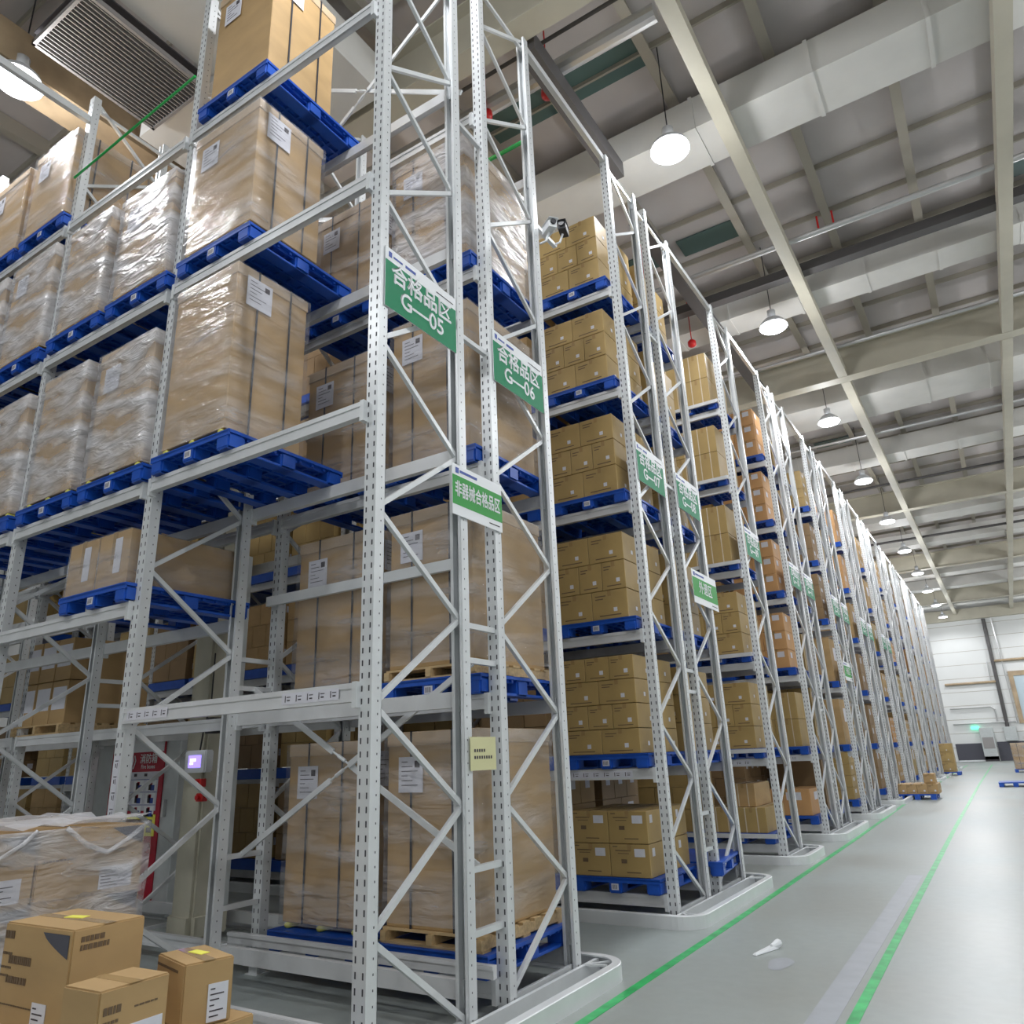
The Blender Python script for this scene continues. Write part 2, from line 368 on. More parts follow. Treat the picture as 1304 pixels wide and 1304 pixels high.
RACKS = []
for i, y in enumerate(YS):
    near = i < 5
    nb = 5 if i < 2 else (7 if i < 4 else (3 if i < 6 else 2))
    LV = LV_A if i < 2 else LV_B
    desc = ('grey steel pallet rack nearest the camera, carrying the %s sign' % ('G-05' if i == 0 else '')) if i == 0 else (
        'grey steel pallet rack carrying the G-%02d sign' % (5 + i) if i < 4 else 'grey steel pallet rack, %s along the aisle from the front' % ORD[i])
    rk = thing('pallet_rack', desc, 'pallet rack', (X0, y, 0), 'pallet racks standing in a row along the aisle')
    RACKS.append(rk)
    for k in range(nb + 1):
        fx = FX[k] - X0
        link('upright', UP, rk, (fx, 0, 0)); link('upright', UP, rk, (fx, 1.0, 0), (0, 0, PI))
        mir = i not in FACE_S
        if near and k < 3:
            for j, it in enumerate(brace_list(mir)):
                link('brace', cached(('br', mir, j), lambda: brace_mesh([it])), rk, (fx, 0, 0))
        else:
            link('brace', cached(('brs', mir), lambda: brace_mesh(brace_list(mir))), rk, (fx, 0, 0))
    for k in range(nb):
        L = FX[k] - FX[k + 1]
        bmh = cached(('beam', k), lambda: beam_mesh(L))
        lv = list(LV)
        if i == 0 and k >= 1: lv = [2.87, 3.89, 5.79, 7.55]
        for z in lv:
            if i == 1 and z == LV_A[0]: z = 0.16
            bf = link('beam', bmh, rk, (FX[k + 1] - X0, -0.012, z))
            link('beam', bmh, rk, (FX[k] - X0, 1.012, z), (0, 0, PI))
            if k == 0 and ((i == 0 and z == 2.03)):
                s = link('label_strip', cached('ls', lambda: label_strip_mesh(0.5, 5)), bf, (0.12, -0.031, 0.0)); s['label'] = 'white label strip with barcodes'
                s = link('label_strip', cached('ls', None), bf, (1.82, -0.031, 0.0)); s['label'] = 'white label strip with barcodes'
            if k == 0 and i >= 2 and z == 1.41:
                s = link('label_strip', cached('ls2', lambda: label_strip_mesh(0.75, 6)), bf, (1.45, -0.031, 0.0))
    if i == 1:
        st = link('stop_beam', MB().box(0, 2.66, -0.02, 0.02, -0.04, 0.04, 'beam').box(0, 2.66, -0.03, -0.02, 0.015, 0.04, 'beam').mesh('beam'), rk, (FX[1] - X0 - 0.12, -0.16, 0.30))
    if i == 4:
        for z in LV_B:
            link('stop_beam', cached('sb', lambda: MB().box(0, 2.44, -0.02, 0.02, -0.03, 0.03, 'beam').mesh('beam')), rk, (FX[1] - X0 + .03, -0.13, z + .17))
    # thin cross ties
    if i == 1:
        link('tie_bar', MB().box(0, 2.3, -0.02, 0.02, -0.045, 0.045, 'steel').mesh('tie'), rk, (FX[1] - X0, -0.09, 3.11))
ls = link('position_label', label_strip_mesh(0.9, 8), RACKS[0], (FX[1] - X0, -0.0045, 1.75), (0, PI / 2, 0)); ls['label'] = 'white vertical strip of position stickers'

# spacers between back to back rows, spine braces, top ties
PAIR = [(0, 1), (2, 3), (5, 6)] + [(a, a + 1) for a in range(7, NR - 1, 2)]
for a, c in PAIR:
    gy = YS[c] - YS[a] - 1.0
    b = MB()
    sp = thing('row_spacer', 'short steel spacer bars joining %s to its neighbour behind' % rname(a), 'spacer', (X0, YS[a] + 1.0, 0), 'spacers between back to back racks')
    for k in range(2 if a else 3):
        for z in (0.55, 0.93, 2.3, 2.55, 4.95, 7.2, 9.3):
            link('spacer_bar', cached(('sp', round(gy, 3)), lambda: MB().box(-0.02, 0.02, -0.02, gy + 0.02, -0.02, 0.02, 'steel').mesh('spacer')), sp, (FX[k] - X0, 0, z))
def xbrace(x0, x1, z0, z1, yy, label):
    t = thing('spine_brace', label, 'brace', (x0, yy, z0))
    for s in (0, 1):
        a = Vector((0, 0.02 * s, (z1 - z0) * s)); c = Vector((x1 - x0, 0.02 * s, (z1 - z0) * (1 - s)))
        p, q = a.lerp(c, 0.42), a.lerp(c, 0.5)
        b = MB(); b.bar(a, p, 0.045, 0.02, 'steel', Vector((0, 1, 0))); b.bar(q, c, 0.045, 0.02, 'steel', Vector((0, 1, 0)))
        b.tube([p, q], 0.009, 'steel', 8); b.tube([p.lerp(q, .3), p.lerp(q, .7)], 0.016, 'steel', 8)
        link('flat_bar', b.mesh('brace'), t)
xbrace(FX[1], X0 - .06, 0.93, 2.3, 4.55, 'steel cross brace with turnbuckles between the front racks, near floor')
xbrace(FX[1], X0 - .06, 7.75, 9.3, 4.55, 'steel cross brace high up between the front racks, right bay')
xbrace(FX[2], FX[1], 7.75, 9.3, 4.55, 'steel cross brace high up between the front racks, left bay')
# aisle top ties
for i in range(1, NR - 1):
    gap = YS[i + 1] - YS[i] - 1.0
    if gap > 1.0:
        o = link('top_tie', cached(('tt', round(gap, 2)), lambda: MB().box(-0.03, 0.03, 0, gap, -0.045, 0.045, 'steel').mesh('tie')), None, (X0, YS[i] + 1.0, ZTOP - 0.07))
        tag(o, 'grey steel bar bridging the aisle at top, from %s to the next' % rname(i), 'tie bar', 'tie bars over the narrow aisles')
for k in (2,):
    o = link('top_tie', MB().box(-0.03, 0.03, -4.4, 0, -0.045, 0.045, 'steel').mesh('tie'), None, (FX[k], YS[0], 9.15))
    tag(o, 'grey steel bar reaching forward overhead from the far left upright', 'tie bar', 'tie bars over the narrow aisles')

# floor guide rails with rounded ends
def guide_mesh(y0, y1):
    r = 0.28; xe = -2.82; xs = FX[3]
    pts = [(xs, y0)] + [(xe - r + r * math.sin(a), y0 + r - r * math.cos(a)) for a in [k * PI / 16 for k in range(9)]]
    pts += [(xe - r + r * math.cos(a), y1 - r + r * math.sin(a)) for a in [k * PI / 16 for k in range(9)]] + [(xs, y1)]
    b = MB(); prof = [(0, 0), (0, 0.115), (-0.006, 0.12), (-0.07, 0.12), (-0.07, 0.108), (-0.012, 0.108), (-0.012, 0.012), (-0.11, 0.012), (-0.11, 0.0)]
    n = len(prof); st = []
    for i, p in enumerate(pts):
        a = Vector(pts[max(i - 1, 0)]); c = Vector(pts[min(i + 1, len(pts) - 1)]); d = (c - a).normalized(); nx = Vector((d.y, -d.x))
        st.append(len(b.v))
        for o, z in prof: b.v.append((p[0] + nx.x * o, p[1] + nx.y * o, z))
    k = b.slot('steel')
    for a, c in zip(st, st[1:]):
        for j in range(n): b.f.append((a + j, a + (j + 1) % n, c + (j + 1) % n, c + j)); b.mi.append(k)
    return b.mesh('guide')
for gi, (a, c) in enumerate(PAIR + [(4, 4)]):
    y0 = YS[a] - 0.27; y1 = YS[c] + 1.27
    g = thing('guide_rail', 'low grey steel guide rail with rounded end around foot of %s' % rname(a), 'guide rail', (0, y0, 0), 'floor guide rails around the rack feet')
    link('rail', cached(('g', round(y1 - y0, 2)), lambda: guide_mesh(0, y1 - y0)), g)
    for s, yy in ((1, 0.28), (-1, y1 - y0 - 0.28)):
        for q in range(2):
            link('gusset', cached(('gus', s, q), lambda: MB().bar((-3.1, 0, 0.1), (-2.93 + 0.06 * q * 0, -s * (0.04 + 0.17 * q), 0.1), 0.02, 0.012, 'steel').mesh('gusset')), g, (0, yy, 0))
    link('end_plate', cached(('ep', round(y1 - y0, 2)), lambda: MB().box(-3.12, -3.09, 0.05, y1 - y0 - 0.05, 0.012, 0.1, 'steel').mesh('plate')), g)

# ------------------------------------------------------------------ pallets
def pallet_parts(lx, ly):
    H = 0.15
    d = MB(); d.box(-lx / 2, lx / 2, -ly / 2, ly / 2, 0.125, H, 'blue')
    for k in range(9):
        x = -lx / 2 + lx * (k + 0.5) / 9; d.box(x - 0.012, x + 0.012, -ly / 2 + 0.02, ly / 2 - 0.02, 0.10, 0.126, 'blue')
    for k in range(9):
        y = -ly / 2 + ly * (k + 0.5) / 9; d.box(-lx / 2 + 0.02, lx / 2 - 0.02, y - 0.012, y + 0.012, 0.104, 0.126, 'blue')
    for s in (-1, 1):
        d.box(-lx / 2, lx / 2, s * ly / 2 - 0.012, s * ly / 2 + 0.0, 0.10, 0.14, 'blue') if s > 0 else d.box(-lx / 2, lx / 2, -ly / 2, -ly / 2 + 0.012, 0.10, 0.14, 'blue')
    deck = d.mesh('deck')
    b = MB()
    b.box(-0.075, 0.075, -0.08, 0.08, 0.0, 0.126, 'blue')
    block = b.mesh('block', 0.015, 2)
    r = MB(); r.box(-0.06, 0.06, -ly / 2 + 0.01, ly / 2 - 0.01, 0, 0.022, 'blue')
    run = r.mesh('runner', 0.004, 1)
    lb = MB(); lb.box(-0.04, 0.04, -0.002, 0, -0.03, 0.03, 'paper'); 
    for k in range(5): lb.box(-0.03 + 0.012 * k, -0.025 + 0.012 * k, -0.003, -0.001, -0.02, 0.02, 'ink')
    return deck, block, run, lb.mesh('tag')
PP = pallet_parts(1.0, 1.2)
def make_pallet(label, loc, sx=1.0, full=True, sticker=True):
    t = thing('plastic_pallet', label, 'pallet', loc, 'blue plastic pallets')
    lx, ly = 1.0, 1.2
    dk = link('deck', PP[0], t)
    for x in (-lx / 2 + 0.08, 0, lx / 2 - 0.08):
        link('runner', PP[2], t, (x, 0, 0))
        for yy in (-ly / 2 + 0.085, 0, ly / 2 - 0.085): link('block', PP[1], t, (x, yy, 0))
    if sticker:
        s = link('barcode_sticker', PP[3], t, (0, -ly / 2 + 0.003, 0.062)); s['label'] = 'white barcode sticker'
    return t
_P0 = None
def pallet(label, x, y, z, rz=0):
    global _P0
    if _P0 is None: _P0 = make_pallet(label, (x, y, z)); return _P0
    return dup(_P0, (x, y, z), label, rz)
def far_pallet_mesh():
    b = MB(); b.box(-.5, .5, -.6, .6, 0.115, 0.15, 'blue')
    for x in (-.42, 0, .42):
        b.box(x - .06, x + .06, -.59, .59, 0, .022, 'blue')
        for yy in (-.515, 0, .515): b.box(x - .075, x + .075, yy - .08, yy + .08, 0, .12, 'blue')
    return b.mesh('pallet')
FPM = far_pallet_mesh()
def far_pallet(label, x, y, z):
    return tag(link('plastic_pallet', FPM, None, (x, y, z)), label, 'pallet', 'blue plastic pallets')
def wooden_pallet(label, x, y, z, lx=0.9, ly=1.1, h=0.11):
    t = thing('wooden_pallet', label, 'pallet', (x, y, z))
    for k in range(7):
        yy = -ly / 2 + ly * (k + 0.5) / 7
        link('deck_board', cached(('db', lx), lambda: MB().box(-lx / 2, lx / 2, -0.05, 0.05, h - 0.018, h, 'wood').mesh('board')), t, (0, yy, 0))
    for s in (-1, 0, 1):
        link('bearer', cached(('bear', ly), lambda: MB().box(-0.025, 0.025, -ly / 2, ly / 2, 0.016, h - 0.018, 'wood').mesh('bearer')), t, (s * (lx / 2 - 0.03), 0, 0))
    for s in (-1, 0, 1):
        link('bottom_board', cached(('bb', lx), lambda: MB().box(-lx / 2, lx / 2, -0.05, 0.05, 0, 0.016, 'wood').mesh('board')), t, (0, s * (ly / 2 - 0.06), 0))
    return t

# ------------------------------------------------------------------ big wrapped cardboard crates
def crate(x0, x1, y0, y1, z0, z1, label, straps='x', film='film', lab=(1, 1), feet=True, m='kraft', lid=True):
    w, d, h = x1 - x0, y1 - y0, z1 - z0
    t = thing('cardboard_crate', label, 'crate', ((x0 + x1) / 2, (y0 + y1) / 2, z0), 'large cardboard crates on the front racks')
    fz = 0.045 if feet else 0
    link('body', MB().box(-w / 2, w / 2, -d / 2, d / 2, fz, h, m).mesh('body', 0.006, 1), t)
    if lid:
        link('lid', MB().box(-w / 2 - 0.008, w / 2 + 0.008, -d / 2 - 0.008, d / 2 + 0.008, h - 0.10, h + 0.006, 'lid').mesh('lid', 0.005, 1), t)
    e = 0.012
    for q in (-0.22, 0.24):
        b = MB()
        if straps == 'x':     # loops visible on the -Y face
            x = q * w; b.box(x - .009, x + .009, -d / 2 - e, -d / 2 - e + .003, fz, h + e, 'strap'); b.box(x - .009, x + .009, d / 2 + e - .003, d / 2 + e, fz, h + e, 'strap'); b.box(x - .009, x + .009, -d / 2 - e, d / 2 + e, h + e - .003, h + e, 'strap')
        else:
            yq = q * d; b.box(w / 2 + e - .003, w / 2 + e, yq - .009, yq + .009, fz, h + e, 'strap'); b.box(-w / 2 - e, -w / 2 - e + .003, yq - .009, yq + .009, fz, h + e, 'strap'); b.box(-w / 2 - e, w / 2 + e, yq - .009, yq + .009, h + e - .003, h + e, 'strap')
        link('strap', b.mesh('strap'), t)
    if lab[0]:
        b = MB(); b.box(0, .24, -.002, 0, 0, .26, 'paper')
        for k in range(6): b.box(.03, .03 + .06 + .1 * ((k * 7) % 3) / 2, -.003, -.001, .22 - k * .034, .226 - k * .034, 'ink')
        b.box(.16, .21, -.003, -.001, .18, .23, 'ink')
        s = link('label_sheet', b.mesh('label'), t, (-w / 2 + w * .14, -d / 2 - 0.013, h - 0.44)); s['label'] = 'white label sheet on the front face'
    if lab[1]:
        b = MB(); b.box(0, .002, 0, .26, 0, .28, 'paper')
        for k in range(6): b.box(.001, .003, .03, .1 + .1 * ((k * 5) % 3) / 2, .24 - k * .036, .246 - k * .036, 'ink')
        b.box(.001, .003, .18, .23, .2, .25, 'ink')
        s = link('label_sheet', b.mesh('label'), t, (w / 2 + 0.011, -d / 2 + d * .12, h - 0.36)); s['label'] = 'white label sheet on the side face'
    if feet:
        fm = cached('foot', lambda: MB().tube([(0, -0.07, 0.022), (0, -0.06, 0.022), (0, 0.06, 0.022), (0, 0.07, 0.022)], [0.012, 0.0225, 0.0225, 0.012], 'foam', 12).mesh('foot', smooth=True))
        for fx in (-w / 2 + .06, 0, w / 2 - .05):
            for fy in (-d / 2 + .06, d / 2 - .08): 
                s = link('foam_foot', fm, t, (fx, fy, 0)); s.scale = (1.5, 1, 1); s['label'] = 'yellow foam block'
    if film:
        f = MB(); k = 7; st = []
        rnd = random.Random(hash(label) % 999 if False else int(abs(x0 * 100) + z0 * 10))
        ew, ed = w / 2 + .02, d / 2 + .02
        per = []
        for a in range(k): per.append((-ew + 2 * ew * a / k, -ed))
        for a in range(k): per.append((ew, -ed + 2 * ed * a / k))
        for a in range(k): per.append((ew - 2 * ew * a / k, ed))
        for a in range(k): per.append((-ew, ed - 2 * ed * a / k))
        nz = 10
        for q in range(nz + 1):
            z = 0.03 + (h + .0 - 0.03) * q / nz; st.append(len(f.v))
            for (px, py) in per:
                j = rnd.uniform(0, .012); f.v.append((px * (1 + j), py * (1 + j), z))
        kk = f.slot(film); n = len(per)
        for a, c in zip(st, st[1:]):
            for j in range(n): f.f.append((a + j, a + (j + 1) % n, c + (j + 1) % n, c + j)); f.mi.append(kk)
        s = link('stretch_film', f.mesh('film', smooth=True), t); s['label'] = 'clear wrinkled stretch film'
    return t

LA, LBt = [z + 0.056 for z in LV_A], [z + 0.056 for z in LV_B]
PT = 0.15
MID = 2.87 + 0.056
# front rack (G-05), first bay: only the left place of each level is filled
pallet('blue plastic pallet, third beam level of G-05 rack, jutting beside the empty place', -5.06, 3.87, LA[2])
crate(-5.47, -4.66, 3.30, 4.05, LA[2] + PT, 5.66, 'strapped cardboard crate on third level of G-05 rack, beside the empty place', 'y', 'film', (0, 1))
pallet('blue plastic pallet, fourth beam level of G-05 rack, right of the second upright', -5.03, 3.87, LA[3])
crate(-5.46, -4.56, 3.30, 4.05, LA[3] + PT, 7.36, 'strapped cardboard crate on fourth level of G-05 rack, white sheet on side', 'y', 'film', (1, 1))
pallet('blue plastic pallet at the top of G-05 rack, under the topmost crate', -4.98, 3.87, LA[4])
crate(-5.36, -4.53, 3.32, 4.1, LA[4] + PT, 9.15, 'strapped cardboard crate topmost in the photo, cut off by the frame', 'y', None, (1, 1))
# second bay
pallet('blue plastic pallet of the low double carton load left of the second upright', -6.2, 3.87, MID)
for k, (xa, xb) in enumerate(((-6.72, -6.26), (-6.25, -5.79))):
    t = thing('carton', 'low wrapped carton on the mid level pallet, %s one of the two' % ('left' if k == 0 else 'right'), 'carton', ((xa + xb) / 2, 3.87, MID + PT), 'cardboard cartons')
    link('body', MB().box(-.225, .225, -.55, .55, 0, .48, 'kraft').mesh('b', .005, 1), t)
    link('tape', MB().box(-.03, .03, -.553, .553, .2, .482, 'tape').mesh('b'), t)
    s = link('label_sheet', MB().box(0.02, .12, -.555, -.553, .12, .42, 'paper').mesh('l'), t); s['label'] = 'white label strip'
    f = link('stretch_film', MB().box(-.229, .229, -.558, .558, 0.002, .485, 'film').mesh('f'), t)
for lev, zz, tops in ((2, LA[2], (5.47, 5.42)), (3, LA[3], (7.3, 7.22)), (4, LA[4], (9.0, 9.0))):
    nm = ['', '', 'third', 'fourth', 'fifth'][lev]
    if lev < 4:
        pallet('blue plastic pallet, %s level of G-05 rack, second bay, left place' % nm, -7.28, 3.87, zz)
        crate(-7.66, -6.86, 3.30, 4.2, zz + PT, tops[0], 'shiny film wrapped crate, %s level of G-05 rack, second bay, left place' % nm, 'y', 'film_glare', (0, 1))
        pallet('blue plastic pallet, %s level of G-05 rack, second bay, right place' % nm, -6.18, 3.87, zz)
        crate(-6.62, -5.76, 3.30, 4.2, zz + PT, tops[1], 'shiny film wrapped crate, %s level of G-05 rack, second bay, right place' % nm, 'y', 'film_glare', (1, 1))
# third bay
for lev in (2, 3, 4):
    nm = ['', '', 'third', 'fourth', 'fifth'][lev]; zz = LA[lev]
    for k, xc in enumerate((-8.43, -9.55)):
        side = ('right', 'left')[k]
        pallet('blue plastic pallet, %s level of G-05 rack, third bay, %s place' % (nm, side), xc, 3.87, zz)
        crate(xc - .46, xc + .46, 3.30, 4.2, zz + PT, zz + PT + (1.35 if lev < 4 else 1.25), 'cardboard crate, %s level of G-05 rack, third bay, %s place' % (nm, side), 'y', 'film_glare' if lev < 4 else 'film', (1, 0))
# second rack (G-06), first bay
G6 = [(0, 1.80, 1.84), (1, 3.62, 3.66), (2, 5.45, 5.55), (3, 7.3, 7.42)]
for lev, tl, tr in G6:
    nm = ORD[lev]; zz = LA[lev] if lev else 0.22
    pallet('blue plastic pallet, %s level of G-06 rack, left place' % nm, -4.92, 5.25, zz)
    pallet('blue plastic pallet, %s level of G-06 rack, aisle end' % nm, -3.74, 5.25, zz)
    crate(-5.36, -4.5 if lev != 1 else -4.42, 4.75, 5.75, zz + PT, tl, 'film wrapped cardboard crate, %s level of G-06 rack, left place' % nm, 'x', 'film', (1, 1))
    base = zz + PT
    if lev in (0, 1):
        wooden_pallet('pale wooden pallet on blue pallet, %s level of G-06 rack, aisle end' % nm, -3.76, 5.25, base, 0.92, 1.16, 0.10); base += 0.10
    crate(-4.2, -3.34, 4.72, 5.78, base, tr, 'film wrapped cardboard crate, %s level of G-06 rack, aisle end' % nm, 'x', 'film' if lev != 3 else 'film_glare', (1, 0), feet=False)
for lev in (2, 3):
    for k, xc in enumerate((-9.4,)):
        pallet('blue plastic pallet, %s level of G-06 rack, third bay' % ORD[lev], xc, 5.25, LA[lev])
        crate(xc - .45, xc + .45, 4.75, 5.75, LA[lev] + PT, LA[lev] + 1.5, 'shaded cardboard crate, %s level of G-06 rack, third bay' % ORD[lev], 'x', 'film', (1, 0), m='kraft')
crate(-9.0, -8.1, 4.75, 5.7, LA[4] + .15, 9.1, 'shaded cardboard crate high at back behind the third upright', 'x', 'film', (1, 0), feet=False)
pallet('blue plastic pallet high at back behind the third upright', -8.55, 5.25, LA[4])
# far left low loads standing on wooden pallets
zz = LA[1]
wooden_pallet('pale wooden pallet behind far left uprights, under cartons with white sheets', -9.75, 5.25, zz, 1.1, 1.1, 0.12)
for k in range(3):
    for q in range(2):
        xa = -10.27 + k * 0.36
        t = thing('carton', 'shaded carton with white sheet behind the far left uprights, %s, %s row' % (('leftmost', 'middle', 'rightmost')[k], ('lower', 'upper')[q]), 'carton', (xa + .17, 5.25, zz + .12 + q * .5), 'cardboard cartons')
        link('body', cached('fl', lambda: MB().box(-.17, .17, -.5, .5, 0, .49, 'kraft').mesh('b', .004, 1)), t)
        s = link('label_sheet', cached('fls', lambda: MB().box(-.14, .15, -.503, -.501, .16, .42, 'paper').mesh('l')), t); s['label'] = 'white label sheet'

# ------------------------------------------------------------------ small cartons in stacks
def carton_meshes(w, d, h, m, style):
    b = MB(); g = 0.003
    b.box(-w / 2 + g, w / 2 - g, -d / 2 + g, d / 2 - g, g, h - g, m)
    body = b.mesh('carton', 0.004, 1)
    t = MB(); t.box(-.022, .022, -d / 2 + .001, d / 2 - .001, h - g - .001, h - g + .0008, 'tape')
    t.box(-.022, .022, -d / 2 + .0015, -d / 2 + .004, h * .8, h - .002, 'tape')
    tape = t.mesh('tape')
    l = MB()
    if style == 'white':
        l.box(w * .02, w * .32, -d / 2 + .0005, -d / 2 + .0035, h * .58, h * .88, 'paper'); l.box(w / 2 - .0035, w / 2 - .0005, -d * .2, d * .05, h * .55, h * .85, 'paper')
    elif style == 'band':
        for q in (-.2, .2): l.box(q * w - .008, q * w + .008, -d / 2 + .0005, d / 2, .004, h - .001, 'wstrap')
    elif style == 'print':
        l.box(w * .12, w * .38, -d / 2 + .0005, -d / 2 + .0035, h * .62, h * .86, 'paper'); l.box(w / 2 - .0035, w / 2 - .0005, -d * .3, -d * .12, h * .62, h * .86, 'paper')
        for k, (a, c, zz, th) in enumerate(((-.36, .02, .78, .03), (-.30, -.02, .70, .02), (-.22, -.08, .42, .12), (-.1, .25, .14, .03), (-.42, -.3, .9, .03))):
            l.box(a * w, c * w, -d / 2 + .0015, -d / 2 + .0035, zz * h, (zz + th) * h, 'ink_soft')
    else:
        l.box(w * .1, w * .1 + .045, -d / 2 + .0005, -d / 2 + .0035, h * .25, h * .25 + .045, 'paper')
        l.box(w / 2 - .0035, w / 2 - .0005, d * .1, d * .1 + .045, h * .3, h * .3 + .045, 'paper')
        for a, c, zz in ((-.4, -.1, .8), (-.4, -.18, .7), (-.3, .3, .12)): l.box(a * w, c * w, -d / 2 + .0015, -d / 2 + .0035, zz * h, (zz + .035) * h, 'ink_soft')
    return body, tape, l.mesh('label')
SRC = {}
NIND = 0
def carton(key, dims, label, loc, rz=0):
    global NIND; NIND += 1
    if key not in SRC:
        w, d, h, m, style = dims; me = carton_meshes(w, d, h, m, style)
        t = thing('carton', label, 'carton', loc, 'cardboard cartons', rz)
        link('body', me[0], t); link('tape', me[1], t)
        l = link('strapping' if style == 'band' else 'sticker', me[2], t); l['label'] = 'white straps' if style == 'band' else 'white sticker'
        SRC[key] = t; return t
    return dup(SRC[key], loc, label, rz)
LN = ['bottom', 'middle', 'top', 'upper']
def stack(kind, x0, y0, z0, where, wid=0.9, dep=1.12):
    if kind in ('A', 'A4'):      # bonded layers, alternating 2x3 and 3x2
        NL = 4 if kind == 'A4' else 3
        for l in range(NL):
            nx, ny = (2, 3) if l % 2 == 0 else (3, 2); w, d, h = wid / nx, dep / ny, (0.262 if NL == 4 else 0.335)
            for a in range(nx):
                for c in range(ny):
                    px = (('left', 'right') if nx == 2 else ('left', 'centre', 'right'))[a]; py = (('front', 'back') if ny == 2 else ('front', 'centre', 'back'))[c]
                    carton((kind, nx), (w, d, h, 'kraft_y', 'dot'), 'yellowish carton, %s %s of the %s layer, %s' % (py, px, (LN if NL == 3 else ['bottom', 'second', 'third', 'top'])[l], where), (x0 + w * (a + .5), y0 + d * (c + .5), z0 + h * l))
    elif kind == 'P':
        for l in range(2):
            w, d, h = wid / 2, dep / 3, 0.32
            for a in range(2):
                for c in range(3):
                    carton('P', (w, d, h, 'kraft_y', 'print'), 'printed carton, %s %s of the %s layer, %s' % (('front', 'centre', 'back')[c], ('left', 'right')[a], ('bottom', 'top')[l], where), (x0 + w * (a + .5), y0 + d * (c + .5), z0 + h * l))
    elif kind == 'O':
        for l in range(3):
            w, d, h = wid / 2, dep / 2, 0.36
            for a in range(2):
                for c in range(2):
                    carton('O', (w, d, h, 'kraft_o', 'white'), 'orange brown carton, %s %s of the %s layer, %s' % (('front', 'back')[c], ('left', 'right')[a], LN[l], where), (x0 + w * (a + .5), y0 + d * (c + .5), z0 + h * l))
    elif kind == 'B':
        for l in range(2):
            for a in range(2):
                for c in range(2):
                    w, d, h = wid / 2, dep / 2, 0.5
                    carton('B', (w, d, h, 'kraft_y', 'band'), 'white strapped carton, %s %s of the %s layer, %s' % (('front', 'back')[c], ('left', 'right')[a], ('bottom', 'top')[l], where), (x0 + w * (a + .5), y0 + d * (c + .5), z0 + h * l))
    elif kind == 'L':     # low irregular load: one layer and a single strapped carton on top
        for a in range(2):
            carton('L', (wid / 2, dep, 0.36, 'kraft_y', 'band'), 'low strapped carton, %s of the bottom pair, %s' % (('left', 'right')[a], where), (x0 + wid / 2 * (a + .5), y0 + dep / 2, z0))
        carton('L2', (wid / 2.4, dep * .8, 0.34, 'kraft', 'band'), 'single strapped carton on top of the low pair, %s' % where, (x0 + wid * .62, y0 + dep / 2, z0 + .36))
    elif kind == 'W':
        carton('W', (wid, dep, 0.46, 'kraft_o', 'white'), 'wide low orange brown carton with white sticker, %s' % where, (x0 + wid / 2, y0 + dep / 2, z0))

stuff = MB()
def stuff_stack(x0, y0, z0, m, hh=1.05, wid=0.92, dep=1.12, nl=3, nx=2, ny=3):
    g = .006; h = hh / nl
    for l in range(nl):
        a_, c_ = (nx, ny) if l % 2 == 0 else (ny, nx)
        for a in range(a_):
            for c in range(c_):
                if 0 < a < a_ - 1 and 0 < c < c_ - 1: continue
                X, Y, Z = x0 + wid * a / a_, y0 + dep * c / c_, z0 + h * l
                stuff.box(X + g, X + wid / a_ - g, Y + g, Y + dep / c_ - g, Z + g / 2, Z + h - g / 2, m)
                if a == a_ - 1: stuff.box(X + wid / a_ - g, X + wid / a_ - g + .003, Y + dep / c_ * .35, Y + dep / c_ * .65, Z + h * .5, Z + h * .8, 'paper')

XA = -4.25
rnd = random.Random(11)
for i in range(2, NR):
    y = YS[i]; yb = y - 0.08
    for lev in range(6):
        z = LBt[lev]; where = '%s level of %s' % (ORD[lev], rname(i))
        if i > 6 and rnd.random() < 0.12: continue
        pl = 'blue plastic pallet at the aisle end, ' + where
        if i == 3 and lev == 0:
            pallet('empty blue plastic pallet pushed out at an angle, lowest level of G-08 rack', -3.62, 9.62, z, 0.12); continue
        if i < 7: pallet(pl, -3.76, y + .5, z)
        else: far_pallet(pl, -3.76, y + .5, z)
        if i in (2, 3):
            if lev == 0: stack('P', XA, yb, z + PT, where)
            else: stack('A4' if (i == 2 and lev == 1) else 'A', XA, yb, z + PT, where)
        elif i == 4: stack('L' if lev == 0 else ('A' if lev < 3 else 'B'), XA, yb, z + PT, where)
        elif i == 5: stack('W' if lev == 0 else ('B' if lev == 1 else 'O'), XA, yb, z + PT, where)
        else:
            m = rnd.choice(['kraft_y', 'kraft_o', 'kraft', 'kraft', 'kraft_d']); hh = rnd.choice([1.0, 1.05, 1.15, 0.8])
            nl, nx, ny = rnd.choice([(3, 2, 3), (2, 2, 2), (1, 1, 1), (4, 2, 2)])
            stuff_stack(XA, yb, z + PT, m, hh, 0.92, 1.12, nl, nx, ny)
    # deeper places
    nslot = 14 if i < 4 else (3 if i < 6 else 1)
    xs = [-5.45, -6.72, -7.82, -9.0, -10.1, -11.25, -12.35, -13.5, -14.6, -15.8, -16.9, -18.1, -19.2][:nslot]
    for s, x in enumerate(xs):
        for lev in range(6):
            if rnd.random() < 0.12: continue
            z = LBt[lev]
            if s < 2 and i < 5: far_pallet('blue plastic pallet, %s place from the aisle, %s level of %s' % (ORD[s + 1], ORD[lev], rname(i)), x + .5, y + .5, z)
            else: stuff.box(x, x + 1, y - .1, y + 1.1, z, z + .14, 'blue')
            stuff_stack(x + .04, yb, z + PT, rnd.choice(['kraft_y', 'kraft_d', 'kraft']), 1.0, 0.92, 1.12, 3, 2, 3)
o = link('carton_stacks', stuff.mesh('cartons')); tag(o, 'remaining cartons stacked on the racks deeper in and further along the aisle', 'cartons', kind='stuff')

